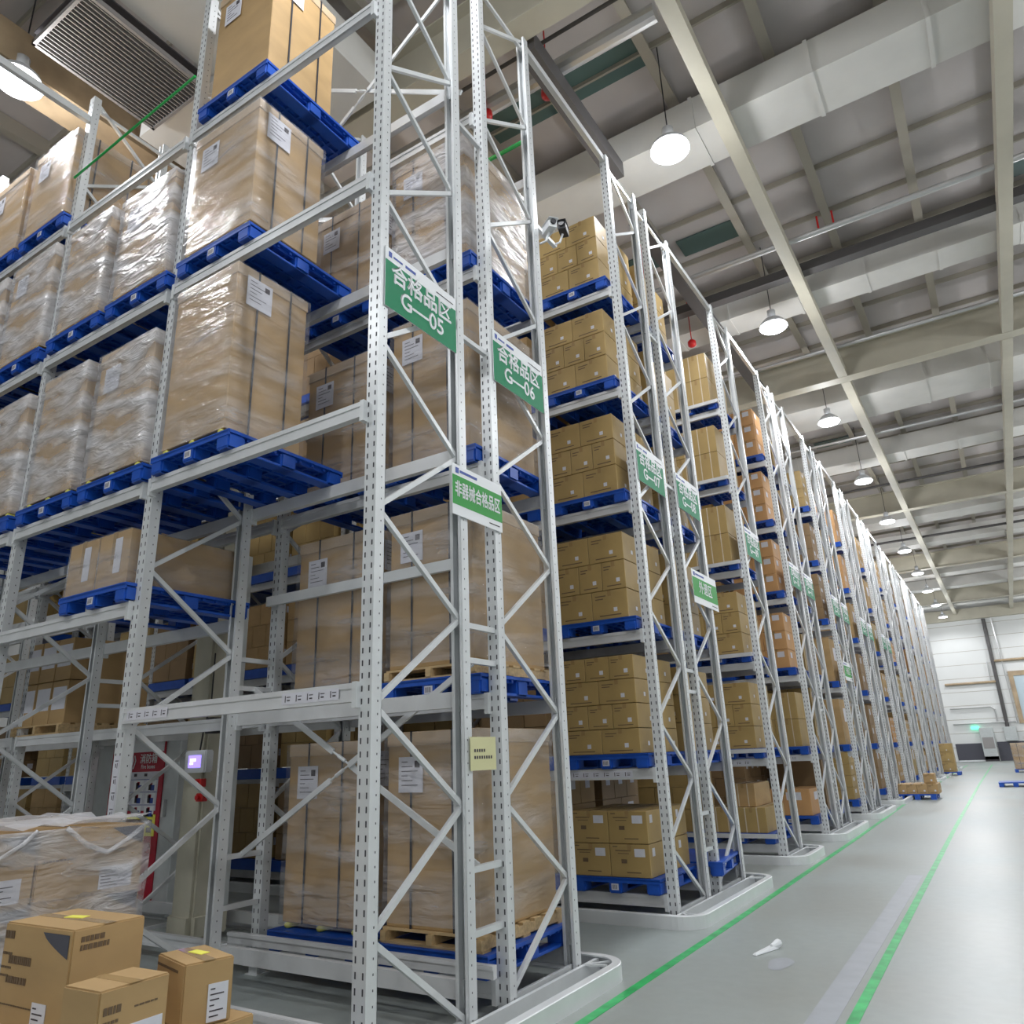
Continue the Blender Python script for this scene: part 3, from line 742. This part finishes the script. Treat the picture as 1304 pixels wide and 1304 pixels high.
# loads standing on the aisle floor far away
def floor_load(x, y, label):
    return far_pallet(label, x, y, 0.0)
floor_load(-2.7, 26.6, 'blue pallet on the aisle floor with a low layer of cartons')
for k in range(4):
    carton(('F', 0), (.28, 1.0, .28, 'kraft', 'dot'), 'carton on the low floor pallet beside the rack feet, %s' % ('leftmost', 'second from left', 'second from right', 'rightmost')[k], (-3.1 + .28 * k, 26.6, .15))
carton(('F', 1), (.3, .6, .28, 'kraft', 'dot'), 'single carton standing on top of the low floor pallet load', (-2.32, 26.5, .43))
floor_load(-3.0 + 0.05, 44, 'blue pallet far down the aisle under a stack of three cartons')
for k in range(3): carton(('F', 2), (.7, .9, .44, 'kraft_y', 'dot'), '%s carton of the three on a far floor pallet by the racks' % LN[k], (-2.95, 44, .15 + .44 * k))
floor_load(-0.25, 33.0, 'empty blue pallet on the aisle floor cut by the right edge')
floor_load(0.25, 46, 'blue pallet on the aisle floor under a film wrapped load, right edge')
crate(-.2, .7, 45.5, 46.5, .15, 1.35, 'film wrapped cardboard load on aisle floor at right edge', 'x', 'film', (0, 0), feet=False)

# ------------------------------------------------------------------ signs
def sign(y0, y1, z0, z1, kind, label, lines, xx=X0 + 0.062):
    yc, zc = (y0 + y1) / 2, (z0 + z1) / 2; W, H = y1 - y0, z1 - z0
    t = thing('aisle_sign', label, 'sign', (xx, yc, zc), 'green and white rack signs')
    link('board', MB().box(-.006, 0, -W / 2, W / 2, -H / 2, H / 2, 'white').mesh('board'), t)
    if kind == 'zone':
        g = link('green_panel', MB().box(0, .0015, -W / 2, W / 2, -H / 2, H / 2 - H * .22, 'green').mesh('panel'), t)
        link('lettering', text_mesh(lines[0], H * .36, 'white', H * .011), t, (.0025, 0, H * .10), ROT_X)
        link('lettering', text_mesh(lines[1], H * .38, 'white', H * .009), t, (.0025, 0, -H * .24), ROT_X)
        b = MB(); b.box(.0, .002, -W * .46, -W * .42, H * .35, H * .44, 'navy'); b.box(.0, .002, -W * .40, -W * .28, H * .37, H * .40, 'navy'); b.box(.0, .002, -W * .24, -W * .10, H * .365, H * .41, 'navy'); b.box(.0, .002, W * .2, W * .46, H * .355, H * .37, 'ink')
        link('header_mark', b.mesh('mark'), t)
    else:
        link('green_panel', MB().box(0, .0015, -W / 2, W / 2, -H * .30, H * .28, 'green2').mesh('panel'), t)
        link('lettering', text_mesh(lines[0], H * .33 if len(lines[0]) > 4 else H * .4, 'white', H * .008), t, (.0025, 0, 0), ROT_X).scale = (min(1, W * .92 / (H * .33 * len(lines[0]))), 1, 1)
        b = MB(); b.box(.0, .002, -W * .44, -W * .38, H * .33, H * .44, 'navy'); b.box(.0, .002, -W * .36, -W * .02, H * .36, H * .41, 'navy'); b.box(.0, .002, W * .22, W * .44, -H * .41, -H * .39, 'ink')
        link('header_mark', b.mesh('mark'), t)
    return t
for i in range(4):
    y = YS[i]; sign(y + .04, y + .88, 4.70, 5.2, 'zone', 'green sign reading G—%02d on the rack end' % (5 + i), ('合格品区', 'G—%02d' % (5 + i)))
for i in range(4, 13):
    y = YS[i]; sign(y + .1, y + .98, 4.70, 5.2, 'zone', 'green zone sign on the end of the %s' % rname(i), ('合格品区', 'G—%02d' % (5 + i)))
sign(4.17, 4.83, 3.34, 3.74, 'wide', 'white and light green sign reading 非器械合格品区 below the G-05 sign', ('非器械合格品区',), X0 + .066)
sign(9.37, 10.35, 3.45, 3.90, 'wide', 'light green sign reading 外退区 below the G-08 sign', ('外退区',), X0 + .066)
sign(19.9, 20.8, 3.1, 3.55, 'wide', 'small light green sign far down the aisle at mid height', ('外退区',), X0 + .066)
t = thing('notice_card', 'pale yellow notice card taped between uprights below the signs', 'notice', (X0 + .066, 4.485, 1.66))
link('card', MB().box(-.002, 0, -.155, .155, -.11, .11, 'note').mesh('card'), t)
b = MB()
for k, n in enumerate((5, 8)):
    for j in range(n): b.box(.0, .001, -.11 + j * .028, -.092 + j * .028, .01 - k * .045, .03 - k * .045, 'ink')
link('printed_line', b.mesh('print'), t)

# ------------------------------------------------------------------ cctv cameras
def cctv(y, z, col, label, dirx, arm=0.0):
    t = thing('security_camera', label, 'camera', (X0 + .06, y, z))
    if arm: link('arm', MB().box(-.05, -.01, -arm, .03, -.14, -.10, 'white').mesh('arm'), t)
    link('bracket', MB().tube([(-.02, -.0, -.12), (0.05, 0, -.12), (.09, 0, -.03)], .012, 'white').mesh('bracket'), t)
    h = MB(); h.box(-.045, .045, -.1, .1, -.04, .045, col); h.box(-.055, .055, -.13, .1, .045, .055, col)
    link('housing', h.mesh('housing', .006, 1), t, (.1, 0, .02), (0.15, 0, dirx))
    link('lens', MB().tube([(0, 0, 0), (0, -.02, 0)], .03, 'black', 14).mesh('lens'), t, (.1 + .1 * math.sin(dirx), -.1 * math.cos(dirx), .02), (0, 0, dirx))
cctv(5.80, 6.86, 'white', 'white security camera on the upright of the G-06 rack', 0.9)
cctv(6.12, 7.05, 'black', 'dark headed security camera on bracket right of the white one', 0.3, 0.38)
bpy.context.view_layer.update()
# rods
t = tag(link('green_rod', MB().tube([(FX[2], 3.32, 8.25), (FX[1], 3.32, 8.36)], .014, 'rod', 10).mesh('rod')), 'thin shiny green rod between uprights at upper left', 'rod')
t = tag(link('green_rod', MB().tube([(-4.1, 5.80, 8.16), (X0, 5.80, 8.17)], .024, 'rod', 10).mesh('rod')), 'thin green rod high on the back of the G-06 rack', 'rod')

# ------------------------------------------------------------------ fire cabinet, column, wrapped stack, loose cartons
t = thing('fire_hose_cabinet', 'red and grey fire cabinet with safety poster behind the front rack', 'fire cabinet', (-8.7, 5.95, 0))
link('body', MB().box(-2.3, 0, 0, .35, 0, 2.14, 'cab').mesh('body', .01, 1), t)
link('door', MB().box(-2.24, -1.8, -.02, 0, .1, 2.05, 'red').mesh('door', .004, 1), t)
link('door', MB().box(-1.42, -.28, -.02, 0, .1, 2.05, 'red').mesh('door', .004, 1), t)
p = link('poster', MB().box(-1.40, -.30, -.024, -.02, 1.87, 2.08, 'white').box(-1.38, -.36, -.024, -.02, 1.17, 1.63, 'paper').mesh('poster'), t); p['label'] = 'white poster panels with table'
link('lettering', text_mesh('消防箱', .125, 'white', .002), t, (-.6, -.026, 1.78), ROT_Y)
link('lettering', text_mesh('Fire boxes', .07, 'white', .001), t, (-.6, -.026, 1.69), ROT_Y)
b = MB()
for k in range(3): b.tube([(-1.02 + k * .05, -.026, 1.67), (-.98 + k * .05, -.026, 1.77), (-1.01 + k * .05, -.026, 1.83)], .008, 'white', 6)
link('emblem', b.mesh('emblem'), t)
b = MB()
for r_ in range(3):
    z = 1.47 - r_ * .15
    b.box(-1.38, -.36, -.026, -.024, z + .065, z + .07, 'navy')
    for q in range(3): b.box(-1.34, -1.0 - .08 * (q % 2), -.026, -.024, z + .03 - q * .03, z + .04 - q * .03, 'ink')
    for q in range(2):
        x = -.86 + q * .27; b.box(x, x + .2, -.026, -.024, z - .07, z + .055, 'white'); b.box(x + .05, x + .11, -.028, -.024, z - .06, z + .03, 'ink'); b.box(x + .09, x + .17, -.028, -.024, z - .065, z - .0, 'navy'); b.box(x + .07, x + .12, -.028, -.024, z + .0, z + .04, 'red')
for q in range(4): b.box(-1.32 + q * .22, -1.26 + q * .22, -.026, -.024, 1.575, 1.61, 'ink')
link('printed_table', b.mesh('table'), t)
b = MB(); b.box(-1.1, -.34, -.026, -.022, .88, 1.13, 'yellow'); b.box(-1.05, -.4, -.028, -.024, 1.03, 1.07, 'ink'); b.box(-.5, -.4, -.028, -.024, .92, .98, 'ink')
p = link('caution_panel', b.mesh('panel'), t); p['label'] = 'yellow caution panel'
link('handle', MB().box(-.2, -.17, -.05, 0, 1.1, 1.3, 'pipe').mesh('handle', .005, 1), t)

t = thing('building_column', 'cream building column with painted base standing inside the second rack', 'column', (-7.35, 5.4, 0))
link('shaft', MB().box(-.17, .17, -.2, .2, 0, 12.3, 'column').mesh('shaft', .03, 2), t)
link('base_collar', MB().box(-.21, .21, -.24, .24, 0, .3, 'column').mesh('collar', .06, 2), t)
link('corner_guard', MB().box(.17, .2, .1, .21, .3, 4.0, 'cab').mesh('guard', .005, 1), t)
t = thing('control_display', 'white control box with lit violet screen fixed on the column', 'display', (-7.14, 5.06, 1.71))
link('housing', MB().box(-.17, .17, 0, .1, -.11, .11, 'white').mesh('housing', .012, 2), t)
s = link('screen', MB().box(-.1, .1, -.004, 0, -.06, .06, 'screen').mesh('screen'), t); s['label'] = 'lit violet screen'
link('screen_text', MB().box(-.07, .02, -.006, -.003, .0, .03, 'screen_w').box(-.07, -.02, -.006, -.003, -.03, -.008, 'screen_w').mesh('text'), t)
link('cable', MB().tube([(0, .05, .1), (.03, .05, .3), (.12, .05, .6), (.12, .05, 1.1)], .008, 'black', 8).mesh('cable'), t)
for k, (x, z, nm) in enumerate(((-7.12, 1.50, 'upper'), (-7.08, 1.36, 'lower'))):
    tt = thing('emergency_button', '%s red emergency switch on the column under the display' % nm, 'switch', (x, 5.1, z))
    link('box', MB().box(-.05, .05, 0, .07, -.04, .04, 'red2').mesh('box', .006, 1), tt)
    link('button', MB().tube([(0, 0, 0), (0, -.03, 0)], .025, 'red2', 12).mesh('button'), tt)
t = thing('wall_bracket', 'grey bracket with dark box on the column above the display', 'bracket', (-7.1, 5.12, 2.08))
link('arm', MB().box(-.25, .05, 0, .05, -.02, .02, 'cab').mesh('arm'), t); link('box', MB().box(.05, .17, -.04, .08, -.1, .06, 'black').mesh('box', .008, 1), t)

def big_carton(lx, ly, h, label, loc, rz, face='corner', sheets=(), prints=(), yellow=None):
    t = thing('carton', label, 'carton', loc, 'cardboard cartons', rz)
    link('body', MB().box(-lx / 2, lx / 2, -ly / 2, ly / 2, 0, h, 'kraft').mesh('body', .006, 2), t)
    b = MB(); b.box(-lx / 2 + .01, lx / 2 - .01, -.001, .001, h, h + .0008, 'seam'); link('flap_seam', b.mesh('seam'), t)
    b = MB(); b.box(-lx / 2, lx / 2, -.025, .025, h + .0002, h + .001, 'tape'); link('tape', b.mesh('tape'), t)
    if face:
        b = MB(); n = 8
        pts = [(-0.0, 0.0)] + [(-(1 - k / n) * .11 - .0, 0) for k in range(0)]
        # dark swoosh-edged corner patch at the top right of the front face and top of the side face
        A = [(0, 0)] + [(-.20 + .20 * (k / n), -.085 * (k / n) ** 0.7) for k in range(n + 1)]
        b.poly([(lx / 2 - .02 + a * lx / .48 * .9, -ly / 2 - .002, h - .02 + c * h / .42) for a, c in A], 'dado')
        b.poly([(lx / 2 + .002, ly / 2 - .01 + a * .6, h - .02 + c * .45) for a, c in A], 'dado') if face == 'both' else None
        link('corner_print', b.mesh('print'), t)
    b = MB()
    for (f, a, c, z, zz) in prints:
        k = a
        while k < c - .004:
            e = min(c, k + random.uniform(.008, .02))
            if f == 'f': b.box(k, e, -ly / 2 - .0022, -ly / 2 - .0008, z, zz, 'ink_soft')
            else: b.box(lx / 2 + .0008, lx / 2 + .0022, k, e, z, zz, 'ink_soft')
            k = e + .004
    if prints: link('printing', b.mesh('printing'), t)
    for (f, a, c, z, zz) in sheets:
        b = MB()
        if f == 'f': b.box(a, c, -ly / 2 - .003, -ly / 2 - .001, z, zz, 'paper')
        else: b.box(lx / 2 + .001, lx / 2 + .003, a, c, z, zz, 'paper')
        n = 6
        for q in range(n):
            zq = zz - (zz - z) * (q + 1) / (n + 1); ww = (c - a) * (.35 + .45 * ((q * 5) % 3) / 2)
            if f == 'f': b.box(a + .01, a + ww, -ly / 2 - .004, -ly / 2 - .0025, zq - .003, zq + .002, 'ink')
            else: b.box(lx / 2 + .0025, lx / 2 + .004, a + .01, a + ww, zq - .003, zq + .002, 'ink')
        s = link('label_sheet', b.mesh('sheet'), t); s['label'] = 'white printed sheet'
    if yellow:
        s = link('yellow_sticker', MB().box(-.05, .05, -.022, .022, h + .001, h + .003, 'yellow').mesh('sticker'), t, (yellow[0], yellow[1], 0), (0, 0, .2)); s['label'] = 'yellow sticker'
    return t
ZS = 0.62
big_carton(.50, .31, 1.04 - ZS, 'largest loose carton at lower left with yellow sticker and dark corner patch', (-3.54, 2.0, ZS), 0.03, 'front',
    [('f', .03, .13, .02, .15)], [('f', -.19, -.02, .27, .30), ('f', -.19, -.04, .20, .225), ('f', -.24, -.17, .30, .31), ('f', -.24, -.16, .25, .258), ('f', -.24, -.18, .22, .228), ('f', -.22, .1, .12, .125), ('f', -.24, -.17, .36, .39), ('s', -.12, .0, .34, .36), ('s', -.12, -.02, .37, .39)], (-.03, .02))
big_carton(.22, .28, .90 - ZS, 'small loose carton at bottom edge, in front of the largest one', (-2.98, 1.87, ZS), 0.05, None,
    [('s', -.04, .12, .0, .15)], [('s', -.12, -.05, .2, .225), ('s', .0, .1, .2, .206), ('s', -.12, -.06, .17, .18)])
big_carton(.32, .21, .86 - ZS, 'narrow loose carton with tall white label, right of the largest one', (-3.2, 2.36, ZS), -0.26, None,
    [('s', .0, .085, -.0 + .01, .15)], [('f', -.15, .1, .2, .21)], (-.02, .02))
# cartons under them
for k, (x, y, lx, ly) in enumerate(((-3.55, 1.84, .52, .56), (-3.11, 1.92, .32, .40), (-3.2, 2.36, .40, .34), (-3.62, 2.35, .4, .4))):
    big_carton(lx, ly, .30, 'carton of the lower layer under the loose ones, %s' % ('front left', 'front right', 'back right', 'back left')[k], (x, y, ZS - .302), 0, None, [], [])
b = pallet('blue plastic pallet on the floor under the loose cartons at lower left', -3.5, 2.05, 0.0)
for k, (x, y) in enumerate(((-3.72, 1.9), (-3.22, 2.15))):
    big_carton(.46, .5, .165, 'flat carton hidden lowest under the loose cartons, %s' % ('left', 'right')[k], (x, y, .151), 0, None)
# wrapped stack
for l in range(3):
    for a in range(2):
        for c in range(2):
            t = big_carton(.49, .62, .36, 'film wrapped carton at lower left, %s layer, %s %s' % (LN[l], ('far', 'near')[1 - c], ('left', 'right')[a]), (-5.38 + .49 * (a + .5) - .245 + .0, 1.73 + .63 * (c + .5), .245 + .361 * l), 0, None,
                [('s', -.05 + .1, .25, .02, .14)] if a == 1 else [], [('s', -.28, -.1, .2, .21), ('s', .0, .2, .22, .23)] if a else [])
            if a == 1:
                link('corner_print', MB().hexa([(.2455, .10, .35), (.2455, .30, .35), (.2455, .30, .25), (.2455, .22, .28), (.247, .10, .35), (.247, .30, .35), (.247, .30, .25), (.247, .22, .28)], 'dado').mesh('print'), t)
wooden_pallet('wooden pallet on the floor under the film wrapped stack, lower left', -5.13, 2.36, .08, .98, 1.26, .16)
for o in COL.objects:
    if o.get('label', '').startswith('wooden pallet on the floor under'): o.location.z = 0.0; o.scale.z = 1.5
f = MB(); rn = random.Random(5); nzz = 14
per = []
ex0, ex1, ey0, ey1 = -5.65, -4.62, 1.715, 3.005
for a in range(12): per.append((ex0 + (ex1 - ex0) * a / 12, ey0))
for a in range(16): per.append((ex1, ey0 + (ey1 - ey0) * a / 16))
for a in range(12): per.append((ex1 - (ex1 - ex0) * a / 12, ey1))
for a in range(16): per.append((ex0, ey1 - (ey1 - ey0) * a / 16))
st = []
for q in range(nzz + 1):
    z = .2 + 1.14 * q / nzz; st.append(len(f.v))
    for (px, py) in per:
        j = rn.uniform(0, .012); cx, cy = (ex0 + ex1) / 2, (ey0 + ey1) / 2; f.v.append((cx + (px - cx) * (1 + j), cy + (py - cy) * (1 + j), z))
kk = f.slot('film_glare'); n = len(per)
for a, c in zip(st, st[1:]):
    for j in range(n): f.f.append((a + j, a + (j + 1) % n, c + (j + 1) % n, c + j)); f.mi.append(kk)
# gathered top sheet
g = 12; base = len(f.v)
for a in range(g + 1):
    for c in range(g + 1):
        f.v.append((ex0 + (ex1 - ex0) * a / g, ey0 + (ey1 - ey0) * c / g, 1.345 + rn.uniform(0, .045)))
for a in range(g):
    for c in range(g): i0 = base + a * (g + 1) + c; f.f.append((i0, i0 + g + 1, i0 + g + 2, i0 + 1)); f.mi.append(kk)
# folded hanging flap ropes
f.tube([(-4.60, 1.95, 1.33), (-4.59, 2.1, 1.2), (-4.59, 2.25, 1.28), (-4.6, 2.32, 1.34)], .012, 'film_glare', 8)
f.tube([(-4.60, 2.48, 1.34), (-4.585, 2.6, 1.24), (-4.58, 2.72, 1.19), (-4.585, 2.84, 1.25), (-4.6, 2.97, 1.33)], .014, 'film_glare', 8)
tag(link('stretch_film', f.mesh('film', smooth=True)), 'shiny wrinkled clear stretch film around the carton stack at lower left', 'stretch film')

# ------------------------------------------------------------------ roof steel, ducts, pipes
def girder(y, label, x0=-25.9, x1=7.9, z=11.0):
    b = MB(); b.box(x0, x1, -.18, .18, z, z + .03, 'girder'); b.box(x0, x1, -.012, .012, z + .03, z + .9, 'girder'); b.box(x0, x1, -.18, .18, z + .9, z + .93, 'girder')
    return tag(link('roof_girder', b.mesh('girder'), None, (0, y, 0)), label, 'girder', 'cream girders across the roof')
girder(6.65, 'cream roof girder crossing the top of the photo near the racks')
for k, yy in enumerate((20.3, 34.8, 48.4, 62.0)): girder(yy, 'cream roof girder across the hall, %s one beyond the nearest lamps' % ORD[k])
for x, nm in ((-1.92, 'left'), (1.85, 'right')):
    for k, (ya, yb) in enumerate(((-7.8, 6.45), (6.85, 20.1), (20.5, 34.6), (35.0, 48.2), (48.6, 61.8), (62.2, 68.4))):
        b = MB(); b.box(-.115, .115, ya, yb, 11.0, 11.25, 'girder')
        tag(link('tie_beam', b.mesh('tie'), None, (x, 0, 0)), 'cream roof beam along the aisle, %s line, %s length from the camera' % (nm, ORD[k]), 'roof beam', 'cream roof beams along the aisle')
b = MB(); b.box(-.28, .28, -7.8, 6.45, 10.75, 11.35, 'girder_b')
tag(link('tie_beam', b.mesh('tie'), None, (-9.75, 0, 0)), 'brownish roof beam at the upper left beside the grille', 'roof beam')
ducts = [(10.45, .95), (16.4, .8), (23.3, 1.8), (28.6, 1.0), (38.0, 1.4), (43.5, 1.0), (52.5, 1.2), (57.5, 1.0), (65.5, 1.0)]
for k, (yy, wd) in enumerate(ducts):
    b = MB(); rn = random.Random(k)
    x = -25.8
    while x < 7.8:
        L = rn.uniform(1.3, 1.9); e = min(7.8, x + L); o = rn.uniform(-.015, .015)
        b.box(x, e - .02, -wd / 2 + o, wd / 2 + o, 11.33 + o, 11.95 + o, 'duct'); b.box(e - .06, e, -wd / 2 - .02, wd / 2 + .02, 11.31, 11.97, 'duct')
        x = e
    tag(link('air_duct', b.mesh('duct'), None, (0, yy, 0)), 'pale wrapped air duct across the roof, %s from the camera' % ORD[k], 'air duct', 'pale air ducts under the roof')
def pipe(y, z, r, m, label, x0=-25, x1=7.9, name='sprinkler_pipe', cat='pipe'):
    return tag(link(name, MB().tube([(x0, y, z), (x1, y, z)], r, m, 12).mesh('pipe')), label, cat)
pipe(13.8, 11.25, .06, 'pipe', 'silver sprinkler pipe across the roof beyond the first duct')
pipe(7.85, 11.5, .13, 'pipe', 'thick silver pipe high above the G-07 rack', -25, -2.2)
pipe(7.5, 11.7, .03, 'tray', 'thin dark pipe beside the thick silver pipe', -25, 0)
pipe(14.3, 11.6, .03, 'tray', 'thin dark pipe behind the silver sprinkler pipe')
pipe(19.3, 11.5, .05, 'pipe', 'silver pipe in front of the second girder')
pipe(25.4, 11.2, .045, 'pipe', 'silver pipe beyond the wide duct')
pipe(31.5, 11.3, .045, 'tray', 'dark pipe before the third girder')
pipe(41.0, 11.2, .06, 'tray', 'dark pipe beyond the third girder')
b = MB(); b.box(-25, 7.9, -.12, .12, 11.2, 11.4, 'tray'); tag(link('cable_tray', b.mesh('tray'), None, (0, 15.0, 0)), 'dark cable tray crossing between the first two ducts', 'cable tray')
b = MB(); b.box(-.13, .13, 6.9, 9.85, 10.9, 11.2, 'tray'); tag(link('cable_tray', b.mesh('tray'), None, (-3.78, 0, 0)), 'dark cable tray along the rack ends behind the first girder', 'cable tray')
b = MB(); b.box(-.12, .12, 11.1, 19.9, 10.95, 11.2, 'tray'); tag(link('cable_tray', b.mesh('tray'), None, (-4.0, 0, 0)), 'dark cable tray along the rack ends beyond the first duct', 'cable tray')
for k, (x, y, z) in enumerate(((-4.0, 7.9, 11.2), (-5.0, 7.7, 11.2), (-4.9, 13.8, 11.15), (-4.6, 15.8, 10.9))):
    t = thing('sprinkler_valve', 'small red sprinkler fitting under the roof, %s from the camera' % ORD[k], 'sprinkler', (x, y, z))
    link('body', MB().tube([(0, 0, .1), (0, 0, .04), (0, 0, -.06), (0, 0, -.1)], [.04, .1, .1, .05], 'red2', 12).mesh('valve', smooth=True), t)
    link('stem', MB().tube([(0, 0, .1), (0, 0, 1.44 if z > 11 else 1.74)], .012, 'red2', 6).mesh('stem'), t)
for k, (x, y) in enumerate(((-1.23, 13.8), (-0.95, 13.8))):
    tag(link('pipe_hanger', MB().tube([(0, 0, 0), (0, 0, .35)], .018, 'red2', 8).mesh('hanger'), None, (x, y, 11.25)), 'small red pipe hanger under the roof, %s one of two' % ('left', 'right')[k], 'hanger')
# ceiling grille at upper left
t = thing('ceiling_grille', 'grey slatted air grille under the roof at upper left', 'grille', (-8.25, 3.8, 10.6))
b = MB()
for x in (-.62, .58): b.box(x, x + .04, -.85, .85, 0, .08, 'grille')
for yy in (-.85, .81): b.box(-.62, .62, yy, yy + .04, 0, .08, 'grille')
link('frame', b.mesh('frame'), t)
link('backing', MB().box(-.62, .62, -.85, .85, .2, .22, 'dark').mesh('backing'), t)
sl = MB().box(-.007, .007, -.82, .82, .01, .06, 'grille').mesh('slat')
for k in range(18): link('slat', sl, t, (-.55 + k * .0647, 0, 0))
link('crossbar', MB().box(-.6, .6, -.01, .01, .06, .07, 'grille').mesh('bar'), t, (0, -.35, 0)); link('crossbar', MB().box(-.6, .6, -.01, .01, .06, .07, 'grille').mesh('bar'), t, (0, .5, 0))
b = MB(); b.box(-8.9, -5.6, -.6, 2.93, 11.7, 12.2, 'duct'); b.box(-9.3, -5.8, 4.68, 6.2, 10.75, 11.4, 'duct'); b.box(-7.6, -5.8, 2.94, 4.67, 10.85, 11.4, 'duct')
tag(link('air_duct', b.mesh('duct')), 'pale wrapped duct section around the grille at upper left', 'air duct')

# ------------------------------------------------------------------ lamps
def lamp_parts():
    s = MB(); s.tube([(0, 0, .0), (0, 0, .10), (0, 0, .2), (0, 0, .26)], [.30, .27, .17, .07], 'lampshade', 24, caps=False)
    h = MB(); h.tube([(0, 0, .26), (0, 0, .30), (0, 0, .42), (0, 0, .45)], [.07, .09, .09, .04], 'lampshade', 16)
    c = MB(); c.tube([(0, 0, .45), (0, 0, 2.14)], .01, 'black', 6)
    d = MB(); d.tube([(0, 0, .03), (0, 0, -.03), (0, 0, -.06)], [.293, .27, .12], 'diff', 24)
    return s.mesh('shade', smooth=True), h.mesh('housing', smooth=True), c.mesh('cord'), d.mesh('diffuser', smooth=True)
LP = lamp_parts()
def lamp(x, y, label, first=[None]):
    if first[0] is None:
        t = thing('high_bay_lamp', label, 'lamp', (x, y, 10.5), 'round hanging lamps')
        link('shade', LP[0], t); link('housing', LP[1], t); link('cord', LP[2], t); link('diffuser', LP[3], t); first[0] = t
    else: t = dup(first[0], (x, y, 10.5), label)
    L = bpy.data.lights.get('lamp_light')
    if L is None:
        L = bpy.data.lights.new('lamp_light', 'SPOT'); L.spot_size = math.radians(168); L.spot_blend = 0.35; L.energy = LAMP_W; L.color = (0.95, 0.97, 1.0); L.shadow_soft_size = 0.22
    U = bpy.data.lights.get('lamp_spill')
    if U is None:
        U = bpy.data.lights.new('lamp_spill', 'POINT'); U.energy = LAMP_W * 0.19; U.color = (0.95, 0.97, 1.0); U.shadow_soft_size = 0.25
    o = bpy.data.objects.new('lamp_spill', U); COL.objects.link(o); o.location = (x, y, 10.5 - .42)
    o = bpy.data.objects.new('lamp_light', L); COL.objects.link(o); o.location = (x, y, 10.5 - .12)
for k in range(-1, 11):
    y = 3.1 + 6.23 * k
    lamp(-2.67, y, 'lit round hanging lamp over the aisle, %s in the line' % ORD[k + 1])
    lamp(-9.5, y, 'lit round hanging lamp over the racks at left, %s in the line' % ORD[k + 1])
    lamp(4.1, y, 'lit round hanging lamp right of the aisle, %s in the line' % ORD[k + 1])

# ------------------------------------------------------------------ things on the back wall
def wallpipe(pts, r, m, label): tag(link('wall_pipe', MB().tube(pts, r, m, 8).mesh('pipe')), label, 'pipe')
Yp = YW - .15
wallpipe([(-.15, Yp, 10.5), (-.2, Yp, 2.4)], .13, 'tray', 'thick dark downpipe on the back wall')
wallpipe([(.35, Yp, 10.5), (.5, Yp, 2.6)], .04, 'pipe', 'thin grey conduit right of the dark downpipe')
wallpipe([(-3.7, Yp, 5.72), (-.2, Yp, 5.72)], .09, 'girder_b', 'brown horizontal pipe on the back wall left of the downpipe')
wallpipe([(-.2, Yp, 7.25), (6, Yp, 7.25)], .09, 'girder_b', 'brown horizontal pipe on the back wall right of the downpipe')
wallpipe([(-3.7, Yp, 3.9), (-1.0, Yp, 3.9), (-.75, Yp, 3.7), (-.75, Yp, 2.7)], .06, 'pipe', 'bent grey pipe on the back wall')
wallpipe([(-3.7, Yp, 2.75), (.4, Yp, 2.75)], .07, 'pipe', 'long grey pipe low on the back wall')
wallpipe([(-.55, Yp, 7.2), (-.6, Yp, 5.75)], .04, 'pipe', 'short vertical grey pipe near the dark downpipe')
t = thing('exit_sign', 'small green lit exit sign on the back wall', 'sign', (-2.3, YW - .1, 2.42))
link('housing', MB().box(-.26, .26, -.05, .05, -.1, .1, 'exit').mesh('sign'), t)
t = thing('electrical_cabinet', 'tall grey cabinet against the back wall', 'cabinet', (-1.62, YW - .5, 0))
link('body', MB().box(-.45, .45, -.3, .3, .1, 2.4, 'cab').mesh('body', .02, 1), t); link('door_panel', MB().box(-.36, .36, -.315, -.3, .9, 1.7, 'grille').mesh('p'), t); link('plinth', MB().box(-.45, .45, -.3, .3, 0, .35, 'dark').mesh('p'), t)
t = thing('electrical_cabinet', 'wall mounted pale box right of the tall grey cabinet', 'cabinet', (-.1, YW - .3, 1.4))
link('body', MB().box(-.4, .4, -.15, .15, 0, 1.0, 'cab').mesh('body', .02, 1), t)
t = thing('fire_hose_cabinet', 'small red and white box on the back wall at the right edge', 'fire cabinet', (1.15, YW - .25, 1.5))
link('body', MB().box(-.4, .4, -.15, .15, 0, .5, 'white').mesh('body', .01, 1), t); link('front', MB().box(-.3, .4, -.165, -.15, .1, .4, 'red2').mesh('p'), t)
